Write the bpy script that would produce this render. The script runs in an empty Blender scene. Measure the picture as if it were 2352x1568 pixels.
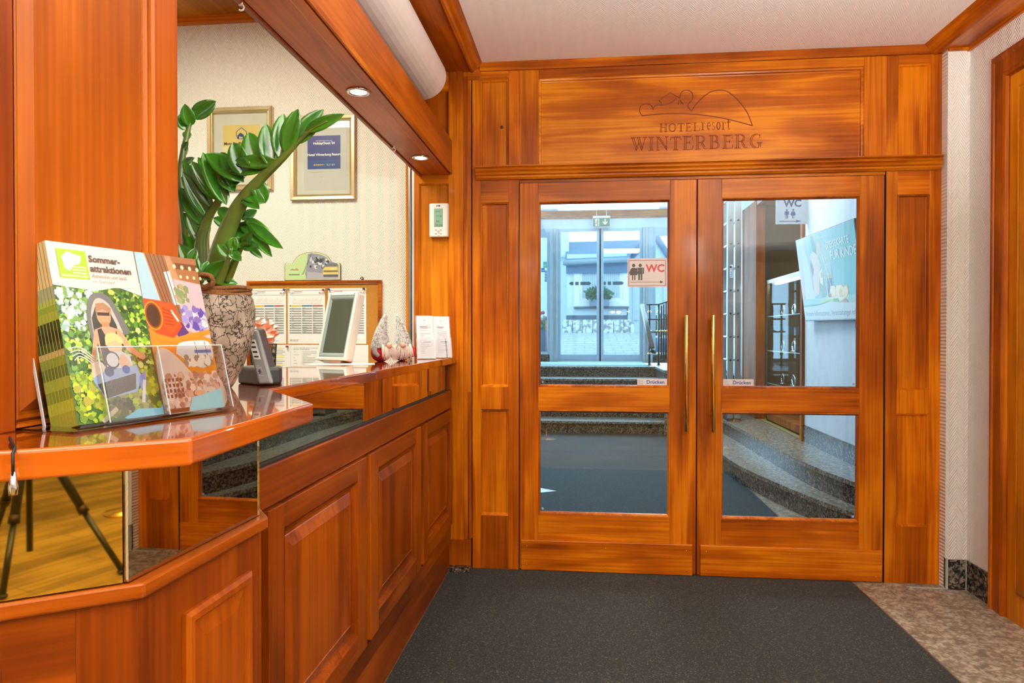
import bpy, bmesh, math, random
from mathutils import Vector, Matrix
from mathutils.geometry import tessellate_polygon
random.seed(7)
PI = math.pi
SC = bpy.context.scene
COL = SC.collection

# ------------------------------------------------------------------ camera
FPX, YAW, PIT, EYE = 1600.0, math.atan(166/1600), math.atan(16/1600), 1.25
cd = bpy.data.cameras.new('camera'); cam = bpy.data.objects.new('camera', cd); COL.objects.link(cam)
cd.sensor_width = 36; cd.lens = FPX/2352*36; cd.clip_start = .02
cam.location = (0, 0, EYE); cam.rotation_euler = (PI/2-PIT, 0, YAW)
SC.camera = cam

# ------------------------------------------------------------------ world, exposure
SC.view_settings.view_transform = 'Standard'; SC.view_settings.look = 'None'
SC.view_settings.exposure = 0.0; SC.view_settings.gamma = 1.0; SC.view_settings.use_curve_mapping = False
w = bpy.data.worlds.new('sky'); SC.world = w; w.use_nodes = True
bg = w.node_tree.nodes['Background']; bg.inputs[0].default_value = (.50, .76, 1, 1); bg.inputs[1].default_value = 3.1
SC.cycles.max_bounces = 10; SC.cycles.transparent_max_bounces = 24; SC.cycles.glossy_bounces = 6
SC.cycles.diffuse_bounces = 5; SC.cycles.caustics_reflective = False; SC.cycles.caustics_refractive = False
SC.cycles.sample_clamp_indirect = 6

def area(name, loc, rot, sx, sy, power, col=(1, 1, 1), spread=PI):
    l = bpy.data.lights.new(name, 'AREA'); l.shape = 'RECTANGLE'; l.size = sx; l.size_y = sy
    l.energy = power; l.color = col; l.spread = spread
    o = bpy.data.objects.new(name, l); COL.objects.link(o); o.location = loc; o.rotation_euler = rot
    return o
WARM = (1, .975, .94)
GLOBES = [(.93, 1.25, 2.02, 170), (1.2, -.25, 2.05, 200), (-.70, -1.9, 2.2, 160), (3.55, -.9, 2.2, 160), (1.75, -3.6, 2.2, 160), (-.84, -4.6, 2.2, 160)]   # added globe lamps, out of view, that brighten the hall
UPL = [(1.05, 1.13, 1.74), (1.5, -.45, 1.74), (-.45, -.9, 1.74), (2.2, -3.0, 1.74)]  # uplighters added out of view to brighten the ceiling
for x_, y_, z_ in UPL: area('torchiere_light', (x_, y_, z_+.03), (PI, 0, 0), .30, .30, (85 if y_ > 1 else 160), WARM)
# added warm area light brightening the reception office
area('office_fill', (-1.75, 2.3, 3.0), (0, 0, 0), .9, .9, 72, (1, .93, .74))
# added area light for the vestibule, and the daylight of its glass front
area('vestibule_fill', (.9, 6.6, 3.36), (0, 0, 0), 1.0, 1.0, 85, (.80, .92, 1))
area('entrance_daylight', (.3, 12.0, 1.95), (-PI/2, 0, 0), 2.6, 2.2, 230, (.38, .70, 1))

CAMROT = cam.rotation_euler.to_matrix()
def at(px, py, **k):
    (ax, v), = k.items()
    d = CAMROT @ Vector(((px-1176)/FPX, -(py-784)/FPX, -1))
    i = 'xyz'.index(ax); c = Vector((0, 0, EYE)); t = (v-c[i])/d[i]
    return c+t*d

# ------------------------------------------------------------------ materials
def lin(c):
    f = lambda v: v/12.92 if v <= .04045 else ((v+.055)/1.055)**2.4
    return tuple(f(x/255) for x in c)+(1,)
def hexc(h): return tuple(int(h[i:i+2], 16) for i in (0, 2, 4))
_M = {}
def mat(name, col, rough=.6, metal=0, coat=0, emit=None, es=0, spec=.5, bump=None):
    if name in _M: return _M[name]
    m = bpy.data.materials.new(name); m.use_nodes = True; nt = m.node_tree; b = nt.nodes['Principled BSDF']
    c = lin(hexc(col)) if isinstance(col, str) else tuple(col)+(1,)
    b.inputs['Roughness'].default_value = rough; b.inputs['Metallic'].default_value = metal
    b.inputs['Coat Weight'].default_value = coat; b.inputs['Coat Roughness'].default_value = .08
    b.inputs['Specular IOR Level'].default_value = spec
    if emit:
        b.inputs['Emission Color'].default_value = lin(hexc(emit)); b.inputs['Emission Strength'].default_value = es
    # slight procedural variation so nothing is perfectly flat
    tc = nt.nodes.new('ShaderNodeTexCoord'); n = nt.nodes.new('ShaderNodeTexNoise'); n.inputs['Scale'].default_value = 9
    n.inputs['Detail'].default_value = 4
    nt.links.new(tc.outputs['Object'], n.inputs['Vector'])
    r = nt.nodes.new('ShaderNodeValToRGB'); r.color_ramp.elements[0].color = tuple(x*.93 for x in c[:3])+(1,)
    r.color_ramp.elements[1].color = tuple(min(1, x*1.04) for x in c[:3])+(1,)
    r.color_ramp.elements[0].position = .3; r.color_ramp.elements[1].position = .7
    nt.links.new(n.outputs['Fac'], r.inputs['Fac']); nt.links.new(r.outputs['Color'], b.inputs['Base Color'])
    if bump:
        n2 = nt.nodes.new('ShaderNodeTexNoise'); n2.inputs['Scale'].default_value = bump[0]; n2.inputs['Detail'].default_value = 5
        nt.links.new(tc.outputs['Object'], n2.inputs['Vector'])
        bp = nt.nodes.new('ShaderNodeBump'); bp.inputs['Strength'].default_value = bump[1]; bp.inputs['Distance'].default_value = .01
        nt.links.new(n2.outputs['Fac'], bp.inputs['Height']); nt.links.new(bp.outputs['Normal'], b.inputs['Normal'])
    _M[name] = m; return m

def wood(name, axis='z', dark=(.24, .046, .002), mid=(.48, .122, .004), light=(.66, .225, .008), rough=.36, coat=.10, coarse=1.0, coatr=.12):
    key = name+'_'+axis
    kk = (.80, .66, .22); dark = tuple(a*b*.9 for a, b in zip(dark, kk)); mid = tuple(a*b for a, b in zip(mid, kk)); light = tuple(a*b*1.1 for a, b in zip(light, kk))
    if key in _M: return _M[key]
    m = bpy.data.materials.new(key); m.use_nodes = True; nt = m.node_tree; b = nt.nodes['Principled BSDF']; N = nt.nodes.new; L = nt.links.new
    tc = N('ShaderNodeTexCoord'); oi = N('ShaderNodeObjectInfo')
    add = N('ShaderNodeVectorMath'); add.operation = 'ADD'
    mul = N('ShaderNodeVectorMath'); mul.operation = 'SCALE'; mul.inputs['Scale'].default_value = 37.0
    comb = N('ShaderNodeCombineXYZ')
    for i in range(3): L(oi.outputs['Random'], comb.inputs[i])
    L(comb.outputs[0], mul.inputs[0]); L(tc.outputs['Object'], add.inputs[0]); L(mul.outputs[0], add.inputs[1])
    mp = N('ShaderNodeMapping'); s = [7*coarse]*3; hz_ = 'xy' if axis == 'h' else axis
    for q_ in hz_: s['xyz'.index(q_)] = .8*coarse; mp.inputs['Scale'].default_value = s
    L(add.outputs[0], mp.inputs['Vector'])
    n1 = N('ShaderNodeTexNoise'); n1.inputs['Scale'].default_value = 1.0; n1.inputs['Detail'].default_value = 3; n1.inputs['Distortion'].default_value = .9
    L(mp.outputs[0], n1.inputs['Vector'])
    # growth rings: banded function of the noise
    wv = N('ShaderNodeMath'); wv.operation = 'MULTIPLY'; wv.inputs[1].default_value = 26; L(n1.outputs['Fac'], wv.inputs[0])
    sn = N('ShaderNodeMath'); sn.operation = 'SINE'; L(wv.outputs[0], sn.inputs[0])
    mp2 = N('ShaderNodeMapping'); s2 = [95]*3
    for q_ in hz_: s2['xyz'.index(q_)] = 2.2; mp2.inputs['Scale'].default_value = s2
    L(add.outputs[0], mp2.inputs['Vector'])
    n2 = N('ShaderNodeTexNoise'); n2.inputs['Scale'].default_value = 1; n2.inputs['Detail'].default_value = 4; L(mp2.outputs[0], n2.inputs['Vector'])
    n3 = N('ShaderNodeTexNoise'); n3.inputs['Scale'].default_value = 2.3; n3.inputs['Detail'].default_value = 3; L(add.outputs[0], n3.inputs['Vector'])
    a1 = N('ShaderNodeMath'); a1.operation = 'MULTIPLY_ADD'; a1.inputs[1].default_value = .045; L(sn.outputs[0], a1.inputs[0]); L(n1.outputs['Fac'], a1.inputs[2])
    a2 = N('ShaderNodeMath'); a2.operation = 'MULTIPLY_ADD'; a2.inputs[1].default_value = .34; L(n2.outputs['Fac'], a2.inputs[0])
    hf = N('ShaderNodeMath'); hf.operation = 'MULTIPLY_ADD'; hf.inputs[1].default_value = .62; hf.inputs[2].default_value = .19; L(a1.outputs[0], hf.inputs[0]); L(hf.outputs[0], a2.inputs[2])
    a3 = N('ShaderNodeMath'); a3.operation = 'MULTIPLY_ADD'; a3.inputs[1].default_value = .42; L(n3.outputs['Fac'], a3.inputs[0]); L(a2.outputs[0], a3.inputs[2])
    rp = N('ShaderNodeValToRGB'); e = rp.color_ramp.elements
    e[0].position = .70; e[0].color = dark+(1,); e[1].position = 1.07;  e[1].color = light+(1,)
    x = e.new(.88); x.color = mid+(1,)
    hs = [.5, .6]
    n1.inputs['Distortion'].default_value = .6
    L(a3.outputs[0], rp.inputs['Fac'])
    hv = N('ShaderNodeHueSaturation'); mr = N('ShaderNodeMapRange'); mr.inputs['To Min'].default_value = .88; mr.inputs['To Max'].default_value = 1.10
    L(oi.outputs['Random'], mr.inputs['Value']); L(mr.outputs[0], hv.inputs['Value']); L(rp.outputs['Color'], hv.inputs['Color'])
    L(hv.outputs[0], b.inputs['Base Color'])
    b.inputs['Roughness'].default_value = rough; b.inputs['Coat Weight'].default_value = coat; b.inputs['Coat Roughness'].default_value = coatr
    b.inputs['Specular IOR Level'].default_value = .32; b.inputs['Specular Tint'].default_value = (1, .72, .45, 1)
    bp = N('ShaderNodeBump'); bp.inputs['Strength'].default_value = .06; bp.inputs['Distance'].default_value = .002
    L(n2.outputs['Fac'], bp.inputs['Height']); L(bp.outputs['Normal'], b.inputs['Normal'])
    _M[key] = m; return m
W = lambda a='z': wood('cherry', a)
WD = lambda a='z': wood('desk_cherry', a, (.14, .023, .002), (.26, .053, .003), (.36, .090, .006))
WF = lambda a='y': wood('fascia_cherry', a, (.26, .055, .007), (.44, .108, .013), (.56, .16, .024), rough=.38)
WT = lambda a='y': wood('lacquered_top', a, (.26, .045, .004), (.44, .09, .007), (.58, .14, .014), rough=.12, coat=1, coatr=.03)
WG = lambda a='z': wood('golden_door', a, (.42, .13, .008), (.62, .22, .012), (.75, .32, .03))

def granite(name, base, dark, light, scale=60, rough=.15, thr=.45):
    if name in _M: return _M[name]
    m = bpy.data.materials.new(name); m.use_nodes = True; nt = m.node_tree; b = nt.nodes['Principled BSDF']; N = nt.nodes.new; L = nt.links.new
    tc = N('ShaderNodeTexCoord'); nz = N('ShaderNodeTexNoise'); nz.inputs['Scale'].default_value = scale*.8; nz.inputs['Detail'].default_value = 3
    mx = N('ShaderNodeMixRGB'); mx.inputs[0].default_value = .05; L(tc.outputs['Object'], nz.inputs['Vector']); L(tc.outputs['Object'], mx.inputs[1]); L(nz.outputs['Color'], mx.inputs[2])
    v = N('ShaderNodeTexVoronoi'); v.inputs['Scale'].default_value = scale; L(mx.outputs[0], v.inputs['Vector'])
    r = N('ShaderNodeValToRGB'); e = r.color_ramp.elements
    e[0].position = .15; e[0].color = light+(1,); e[1].position = .62; e[1].color = dark+(1,); x = e.new(thr); x.color = base+(1,)
    L(v.outputs['Distance'], r.inputs['Fac'])
    n2 = N('ShaderNodeTexNoise'); n2.inputs['Scale'].default_value = scale*.35; n2.inputs['Detail'].default_value = 6; L(tc.outputs['Object'], n2.inputs['Vector'])
    r2 = N('ShaderNodeValToRGB'); r2.color_ramp.elements[0].position = .38; r2.color_ramp.elements[0].color = (.45, .42, .38, 1); r2.color_ramp.elements[1].position = .6
    L(n2.outputs['Fac'], r2.inputs['Fac'])
    mm = N('ShaderNodeMixRGB'); mm.blend_type = 'MULTIPLY'; mm.inputs[0].default_value = .8; L(r.outputs[0], mm.inputs[1]); L(r2.outputs[0], mm.inputs[2])
    L(mm.outputs[0], b.inputs['Base Color']); b.inputs['Roughness'].default_value = rough; b.inputs['Specular IOR Level'].default_value = .22
    _M[name] = m; return m
GR_D = granite('dark_granite', (.14, .11, .085), (.018, .016, .015), (.30, .24, .19), 55, .24)
GR_L = granite('glare_tread_granite', (.34, .29, .22), (.13, .10, .075), (.50, .44, .35), 55, .3)  # treads share the dark granite; their glare is put in as lighter colour
GR_F = granite('floor_granite', (.40, .335, .24), (.24, .185, .12), (.50, .44, .34), 48, .35)

def carpet():
    m = bpy.data.materials.new('entrance_mat'); m.use_nodes = True; nt = m.node_tree; b = nt.nodes['Principled BSDF']; N = nt.nodes.new; L = nt.links.new
    tc = N('ShaderNodeTexCoord'); n = N('ShaderNodeTexNoise'); n.inputs['Scale'].default_value = 150; n.inputs['Detail'].default_value = 5; n.inputs['Roughness'].default_value = .8
    L(tc.outputs['Object'], n.inputs['Vector']); r = N('ShaderNodeValToRGB'); e = r.color_ramp.elements
    e[0].position = .45; e[0].color = (.001, .0013, .001, 1); e[1].position = .66; e[1].color = (.15, .145, .07, 1); x = e.new(.55); x.color = (.0045, .005, .0028, 1)
    L(n.outputs['Fac'], r.inputs['Fac']); L(r.outputs[0], b.inputs['Base Color']); b.inputs['Roughness'].default_value = .85; b.inputs['Specular IOR Level'].default_value = .38
    b.inputs['Sheen Weight'].default_value = .05
    bp = N('ShaderNodeBump'); bp.inputs['Strength'].default_value = .6; bp.inputs['Distance'].default_value = .004
    L(n.outputs['Fac'], bp.inputs['Height']); L(bp.outputs['Normal'], b.inputs['Normal']); return m
MATF = carpet()

def wallpaper(name, col, k=1.0, axis='x'):
    k *= 1.5
    """woodchip paper with a raised herringbone: u along the wall, z up"""
    m = bpy.data.materials.new(name); m.use_nodes = True; nt = m.node_tree; b = nt.nodes['Principled BSDF']; N = nt.nodes.new; L = nt.links.new
    tc = N('ShaderNodeTexCoord'); sp = N('ShaderNodeSeparateXYZ'); L(tc.outputs['Object'], sp.inputs[0])
    def M(op, a, bb=None, c=None):
        q = N('ShaderNodeMath'); q.operation = op
        for i, v in enumerate((a, bb, c)):
            if v is None: continue
            if isinstance(v, (int, float)): q.inputs[i].default_value = v
            else: L(v, q.inputs[i])
        return q.outputs[0]
    u, vv = {'x': (sp.outputs[0], sp.outputs[2]), 'y': (sp.outputs[1], sp.outputs[2]), 'c': (sp.outputs[0], sp.outputs[1])}[axis]
    zig = M('PINGPONG', u, .022*k)                 # zigzag of period 4.4 cm
    s = M('SINE', M('MULTIPLY', M('ADD', vv, M('MULTIPLY', zig, 1.6)), 2*PI/(.0115*k)))
    n = N('ShaderNodeTexNoise'); n.inputs['Scale'].default_value = 3; L(tc.outputs['Object'], n.inputs['Vector'])
    bp = N('ShaderNodeBump'); bp.inputs['Strength'].default_value = .5 if axis != 'c' else .12; bp.inputs['Distance'].default_value = .004
    L(s, bp.inputs['Height']); L(bp.outputs['Normal'], b.inputs['Normal'])
    c = lin(hexc(col)); r = N('ShaderNodeValToRGB'); r.color_ramp.elements[0].color = tuple(x*.96 for x in c[:3])+(1,); r.color_ramp.elements[1].color = c
    L(n.outputs['Fac'], r.inputs['Fac']); L(r.outputs[0], b.inputs['Base Color']); b.inputs['Roughness'].default_value = .75
    return m
WPX = wallpaper('herringbone_wallpaper', 'EEECE2', 1, 'x'); WPY = wallpaper('herringbone_wallpaper_side', 'EEEDE8', 1, 'y')
WPC = wallpaper('herringbone_ceiling', 'F2EEEC', 1, 'c')

def glass(name='clear_glass', tint=(.97, .99, .98), refl=1.0):
    if name in _M: return _M[name]
    m = bpy.data.materials.new(name); m.use_nodes = True; nt = m.node_tree; nt.nodes.clear(); N = nt.nodes.new; L = nt.links.new
    o = N('ShaderNodeOutputMaterial'); mx = N('ShaderNodeMixShader'); t = N('ShaderNodeBsdfTransparent'); g = N('ShaderNodeBsdfGlossy'); f = N('ShaderNodeLayerWeight'); p5 = N('ShaderNodeMath'); p5.operation = 'POWER'; p5.inputs[1].default_value = 4; ad = N('ShaderNodeMath'); ad.operation = 'MULTIPLY_ADD'; ad.inputs[1].default_value = .9; ad.inputs[2].default_value = .05; ad.use_clamp = True; f.inputs[0].default_value = .5; L(f.outputs['Facing'], p5.inputs[0]); L(p5.outputs[0], ad.inputs[0])
    t.inputs[0].default_value = tint+(1,); g.inputs['Roughness'].default_value = .01
    q = N('ShaderNodeMath'); q.operation = 'MULTIPLY'; q.inputs[1].default_value = refl; L(ad.outputs[0], q.inputs[0])
    L(q.outputs[0], mx.inputs[0]); L(t.outputs[0], mx.inputs[1]); L(g.outputs[0], mx.inputs[2]); L(mx.outputs[0], o.inputs[0])
    _M[name] = m; return m
GL = glass(); GLA = glass('cabinet_glass', (.97, .985, .98), .12); GLD = glass('door_glass', (.96, .985, .98), 1.0); ACR = glass('acrylic', (.93, .94, .94), 1.8)
MIRROR = mat('bronze_mirror', (.60, .50, .33), .015, 1)
WHITE = mat('white_paint', 'EEF0EF', .5); ALU = mat('aluminium', 'B9BDBC', .3, 1); CHROME = mat('chrome', 'D8D8D6', .12, 1)
BRASS = mat('polished_brass', (.82, .56, .16), .1, 1); BLACK = mat('black_plastic', '141414', .35); RUB = mat('black_rubber', '0C0B0A', .6)
PAPER = mat('paper', 'F1F1EE', .6); GAPM = mat('shadow_gap', '1A0C06', .8)

def colmat(name, rough=.4, emit=0):
    if name in _M: return _M[name]
    m = bpy.data.materials.new(name); m.use_nodes = True; nt = m.node_tree; b = nt.nodes['Principled BSDF']
    a = nt.nodes.new('ShaderNodeAttribute'); a.attribute_name = 'Col'; nt.links.new(a.outputs['Color'], b.inputs['Base Color'])
    b.inputs['Roughness'].default_value = rough
    if emit:
        nt.links.new(a.outputs['Color'], b.inputs['Emission Color']); b.inputs['Emission Strength'].default_value = emit
        nt.links.remove(b.inputs['Base Color'].links[0]); b.inputs['Base Color'].default_value = (.02, .02, .02, 1)
        b.inputs['Specular IOR Level'].default_value = .05
    _M[name] = m; return m

# ------------------------------------------------------------------ mesh builder
def basis(origin, u, v, wv):
    """local (u,v,w) -> world"""
    o, u, v, wv = map(Vector, (origin, u, v, wv))
    return lambda a, b, c=0.0: o+a*u+b*v+c*wv
class MB:
    def __init__(s): s.v = []; s.f = []; s.c = []; s.sm = []
    def add(s, vs, fs, col=None, sm=False):
        k = len(s.v); s.v += [Vector(x) for x in vs]
        for f in fs: s.f.append([k+i for i in f]); s.c.append(col); s.sm.append(sm)
        return s
    def box(s, x0, x1, y0, y1, z0, z1, T=None, col=None):
        T = T or (lambda a, b, c: Vector((a, b, c)))
        p = [T(x, y, z) for z in (z0, z1) for y in (y0, y1) for x in (x0, x1)]
        return s.add(p, [(0, 2, 3, 1), (4, 5, 7, 6), (0, 1, 5, 4), (2, 6, 7, 3), (0, 4, 6, 2), (1, 3, 7, 5)], col)
    def prism(s, poly, z0, z1, T=None, col=None):
        T = T or (lambda a, b, c: Vector((a, b, c)))
        n = len(poly); p = [T(x, y, z0) for x, y in poly]+[T(x, y, z1) for x, y in poly]
        tri = tessellate_polygon([[Vector((x, y, 0)) for x, y in poly]])
        fs = [tuple(t) for t in tri]+[tuple(i+n for i in t) for t in tri]
        fs += [(i, (i+1) % n, (i+1) % n+n, i+n) for i in range(n)]
        return s.add(p, fs, col)
    def quad(s, *p, col=None): return s.add(p, [tuple(range(len(p)))], col)
    def ring(s, T, u0, u1, v0, v1, prof, fill=False, close=False):
        """prof = [(inset, w)...] swept round a rectangle"""
        P = []
        for ins, ww in prof:
            P += [T(u0+ins, v0+ins, ww), T(u1-ins, v0+ins, ww), T(u1-ins, v1-ins, ww), T(u0+ins, v1-ins, ww)]
        n = len(prof); fs = []
        for k in range(n if close else n-1):
            a, b = 4*k, 4*((k+1) % n)
            fs += [(a+i, a+(i+1) % 4, b+(i+1) % 4, b+i) for i in range(4)]
        if fill: fs.append((4*n-4, 4*n-3, 4*n-2, 4*n-1))
        return s.add(P, fs)
    def tube(s, pts, r, n=10, cap=True, col=None, flat=None):
        pts = [Vector(p) for p in pts]; m = len(pts); R = r if isinstance(r, (list, tuple)) else [r]*m
        V = []; prev = None
        for i, p in enumerate(pts):
            t = (pts[min(i+1, m-1)]-pts[max(i-1, 0)]).normalized()
            a = prev if prev is not None else (Vector((0, 0, 1)) if abs(t.z) < .9 else Vector((1, 0, 0)))
            a = (a-t*a.dot(t)); a.normalize(); prev = a; b = t.cross(a)
            for k in range(n):
                g = 2*PI*k/n; V.append(p+R[i]*(math.cos(g)*a*(flat or 1)+math.sin(g)*b))
        fs = [(i*n+k, i*n+(k+1) % n, (i+1)*n+(k+1) % n, (i+1)*n+k) for i in range(m-1) for k in range(n)]
        if cap: fs += [tuple(range(n-1, -1, -1)), tuple((m-1)*n+k for k in range(n))]
        return s.add(V, fs, col, True)
    def lathe(s, prof, c, n=32, T=None, col=None):
        V = []
        for r, z in prof:
            for k in range(n):
                g = 2*PI*k/n; q = (r*math.cos(g), r*math.sin(g), z); V.append(T(*q) if T else Vector(c)+Vector(q))
        m = len(prof); fs = [(i*n+k, i*n+(k+1) % n, (i+1)*n+(k+1) % n, (i+1)*n+k) for i in range(m-1) for k in range(n)]
        fs += [tuple(range(n-1, -1, -1)), tuple((m-1)*n+k for k in range(n))]
        return s.add(V, fs, col, True)
    def ball(s, c, r, n=16, sc=(1, 1, 1), col=None, T=None):
        prof = [(max(1e-4, math.sin(PI*i/n)), -math.cos(PI*i/n)) for i in range(n+1)]; V = []
        for a, z in prof:
            for k in range(n):
                g = 2*PI*k/n; q = Vector((a*math.cos(g)*sc[0]*r, a*math.sin(g)*sc[1]*r, z*sc[2]*r))
                V.append(Vector(c)+q)
        fs = [(i*n+k, i*n+(k+1) % n, (i+1)*n+(k+1) % n, (i+1)*n+k) for i in range(n) for k in range(n)]
        return s.add(V, fs, col, True)
    def build(s, name, m, parent=None, bevel=0, origin=None, seg=2):
        me = bpy.data.meshes.new(name)
        if parent is not None: org = ORG[parent.name]
        elif origin is not None: org = Vector(origin)
        else:
            xs = [v.x for v in s.v]; ys = [v.y for v in s.v]; zs = [v.z for v in s.v]
            org = Vector(((min(xs)+max(xs))/2, (min(ys)+max(ys))/2, min(zs)))
        me.from_pydata([v-org for v in s.v], [], s.f); me.materials.append(m)
        if any(s.sm): me.polygons.foreach_set('use_smooth', s.sm)
        if any(c is not None for c in s.c):
            ca = me.color_attributes.new('Col', 'FLOAT_COLOR', 'CORNER'); i = 0
            for p, c in zip(me.polygons, s.c):
                for li in p.loop_indices: ca.data[li].color = c or (1, 1, 1, 1)
        me.validate()
        bm = bmesh.new(); bm.from_mesh(me); bmesh.ops.recalc_face_normals(bm, faces=bm.faces); bm.to_mesh(me); bm.free()
        o = bpy.data.objects.new(name, me); COL.objects.link(o)
        if parent is not None: o.parent = parent
        else: o.location = org
        ORG[o.name] = org
        if bevel:
            bv = o.modifiers.new('bevel', 'BEVEL'); bv.width = bevel; bv.segments = seg; bv.limit_method = 'ANGLE'; bv.angle_limit = .6
            bv.harden_normals = False
        return o
ORG = {}
def thing(name, loc, label=None, cat=None, group=None, kind=None):
    o = bpy.data.objects.new(name, None); COL.objects.link(o); o.location = loc; o.empty_display_size = .05; ORG[o.name] = Vector(loc)
    return tag(o, label, cat, group, kind)
def tag(o, label=None, cat=None, group=None, kind=None):
    if label: o['label'] = label
    if cat: o['category'] = cat
    if group: o['group'] = group
    if kind: o['kind'] = kind
    return o
def struct(o): o['kind'] = 'structure'; return o
def bx(*a, **k): return MB().box(*a, **k)

# flat artwork: coloured shapes lying on a plane, each a hair above the last
class Art:
    def __init__(s, T, step=2.5e-5): s.m = MB(); s.T = T; s.k = 0; s.step = step; s.bk = 1.0 if step > 9e-6 else .08
    def lay(s): s.k += 1; return s.k*s.step
    def poly(s, pts, col):
        z = s.lay(); c = lin(hexc(col)) if isinstance(col, str) else col
        tri = tessellate_polygon([[Vector((x, y, 0)) for x, y in pts]])
        s.m.add([s.T(x, y, z) for x, y in pts], [tuple(t) for t in tri], c); return s
    def rect(s, x0, x1, y0, y1, col): return s.poly([(x0, y0), (x1, y0), (x1, y1), (x0, y1)], col)
    def disc(s, x, y, r, col, n=20, ry=None, rot=0):
        ry = ry or r; cr, sr = math.cos(rot), math.sin(rot)
        return s.poly([(x+r*math.cos(2*PI*i/n)*cr-ry*math.sin(2*PI*i/n)*sr, y+r*math.cos(2*PI*i/n)*sr+ry*math.sin(2*PI*i/n)*cr) for i in range(n)], col)
    def line(s, pts, wd, col):
        for (a, b), (c, d) in zip(pts, pts[1:]):
            L = math.hypot(c-a, d-b) or 1; nx, ny = -(d-b)/L*wd/2, (c-a)/L*wd/2
            s.poly([(a-nx, b-ny), (c-nx, d-ny), (c+nx, d+ny), (a+nx, b+ny)], col)
        return s
    def blobs(s, x0, x1, y0, y1, n, r, cols, rnd):
        for _ in range(n):
            s.k += s.bk-1
            q = r*(.5+rnd.random()); x = rnd.uniform(x0+q*.6, x1-q*.6); y = rnd.uniform(y0+q*.6, y1-q*.6)
            k = rnd.randint(5, 8); a0 = rnd.random()*6
            s.poly([(min(x1, max(x0, x+q*math.cos(a0+2*PI*i/k)*(.6+.4*rnd.random()))), min(y1, max(y0, y+q*math.sin(a0+2*PI*i/k)*(.6+.4*rnd.random())))) for i in range(k)], rnd.choice(cols))
        return s
    def text(s, x, y, size, body, col, al='LEFT', bold=0, rot=0):
        cu = bpy.data.curves.new('t', 'FONT'); cu.body = body; cu.size = size; cu.align_x = al; cu.offset = bold; cu.resolution_u = 3
        ob = bpy.data.objects.new('t', cu); COL.objects.link(ob); dg = bpy.context.evaluated_depsgraph_get(); dg.update()
        me = bpy.data.meshes.new_from_object(ob.evaluated_get(dg)); z = s.lay(); c = lin(hexc(col)); cr, sr = math.cos(rot), math.sin(rot)
        s.m.add([s.T(x+v.co.x*cr-v.co.y*sr, y+v.co.x*sr+v.co.y*cr, z) for v in me.vertices], [tuple(p.vertices) for p in me.polygons], c)
        bpy.data.objects.remove(ob); bpy.data.curves.remove(cu); bpy.data.meshes.remove(me); return s
    def build(s, name, parent, rough=.4, emit=0, origin=None):
        return s.m.build(name, colmat('print_%g_%g' % (rough, emit), rough, emit), parent, origin=origin)
def textlines(a, x0, x1, y, n, dy, h, col='707070', rnd=random):
    for i in range(n):
        x = x0
        while x < x1-.004:
            L = rnd.uniform(.006, .02)*(x1-x0)/.15; a.rect(x, min(x+L, x1), y-i*dy, y-i*dy+h, col); x += L+.003*(x1-x0)/.15
            if rnd.random() < .1: break

# ================================================================== ROOM SHELL
Y0 = 3.675           # face of the door partition
XW = 1.87            # right hall wall
# floors
VIN = wood('vinyl', 'x', (.10, .065, .025), (.24, .17, .075), (.36, .27, .14), rough=.45, coat=.05, coarse=.8)
f = struct(MB().box(-3.2, 4.7, -7.1, .9, -.06, 0).build('floor', VIN))
sm = MB()
for j in range(44):
    y = .9-j*.18; sm.quad((-1, y, .0004), (4.6, y, .0004), (4.6, y+.003, .0004), (-1, y+.003, .0004))
    for i in range(5): x = -1+i*1.2+(j*.47) % 1.2; sm.quad((x, y, .0004), (x+.003, y, .0004), (x+.003, y+.18, .0004), (x, y+.18, .0004))
struct(sm.build('floor_joints', mat('plank_joint', '2A2010', .7)))
m = MB().box(1.35, XW+1.3, .9, 3.85, -.06, -.0005); m.box(-3.2, -.70, .9, 3.85, -.06, -.0005); m.box(1.33, 1.93, 3.85, 8.85, -.06, -.0005); m.box(-1.6, -1.0, 3.85, 8.85, -.06, -.0005)
m.prism([(-1.0, 5.1), (-.22, 5.55), (-1.0, 6.1)], -.001, .0035)
fl = struct(m.build('floor', GR_F))
struct(MB().box(-.71, 1.341, .9, 3.85, -.06, .002).box(-1.0, 1.32, 3.85, 8.87, -.06, .002).build('floor', MATF))
# a stainless edge strip between mat and granite, fine joints in the granite
struct(MB().box(1.341, 1.349, .9, 3.66, -.01, .004).box(1.321, 1.329, 3.80, 8.8, -.01, .004).build('trim_1', mat('steel_strip', '8A8478', .35, .8)))
jm = MB()
for (a, b) in (((1.47, 2.62), (1.50, 3.66)), ((1.35, 3.30), (1.48, 3.30)), ((1.35, 2.7), (1.48, 2.7)), ((1.49, 3.05), (2.3, 3.02))):
    d = Vector((b[0]-a[0], b[1]-a[1], 0)).normalized(); n_ = Vector((-d.y, d.x, 0))*.0012
    A = Vector((a[0], a[1], .0006)); B = Vector((b[0], b[1], .0006)); jm.quad(A-n_, B-n_, B+n_, A+n_)
struct(jm.build('trim_2', mat('grout', 'B0A48C', .7)))

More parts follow.
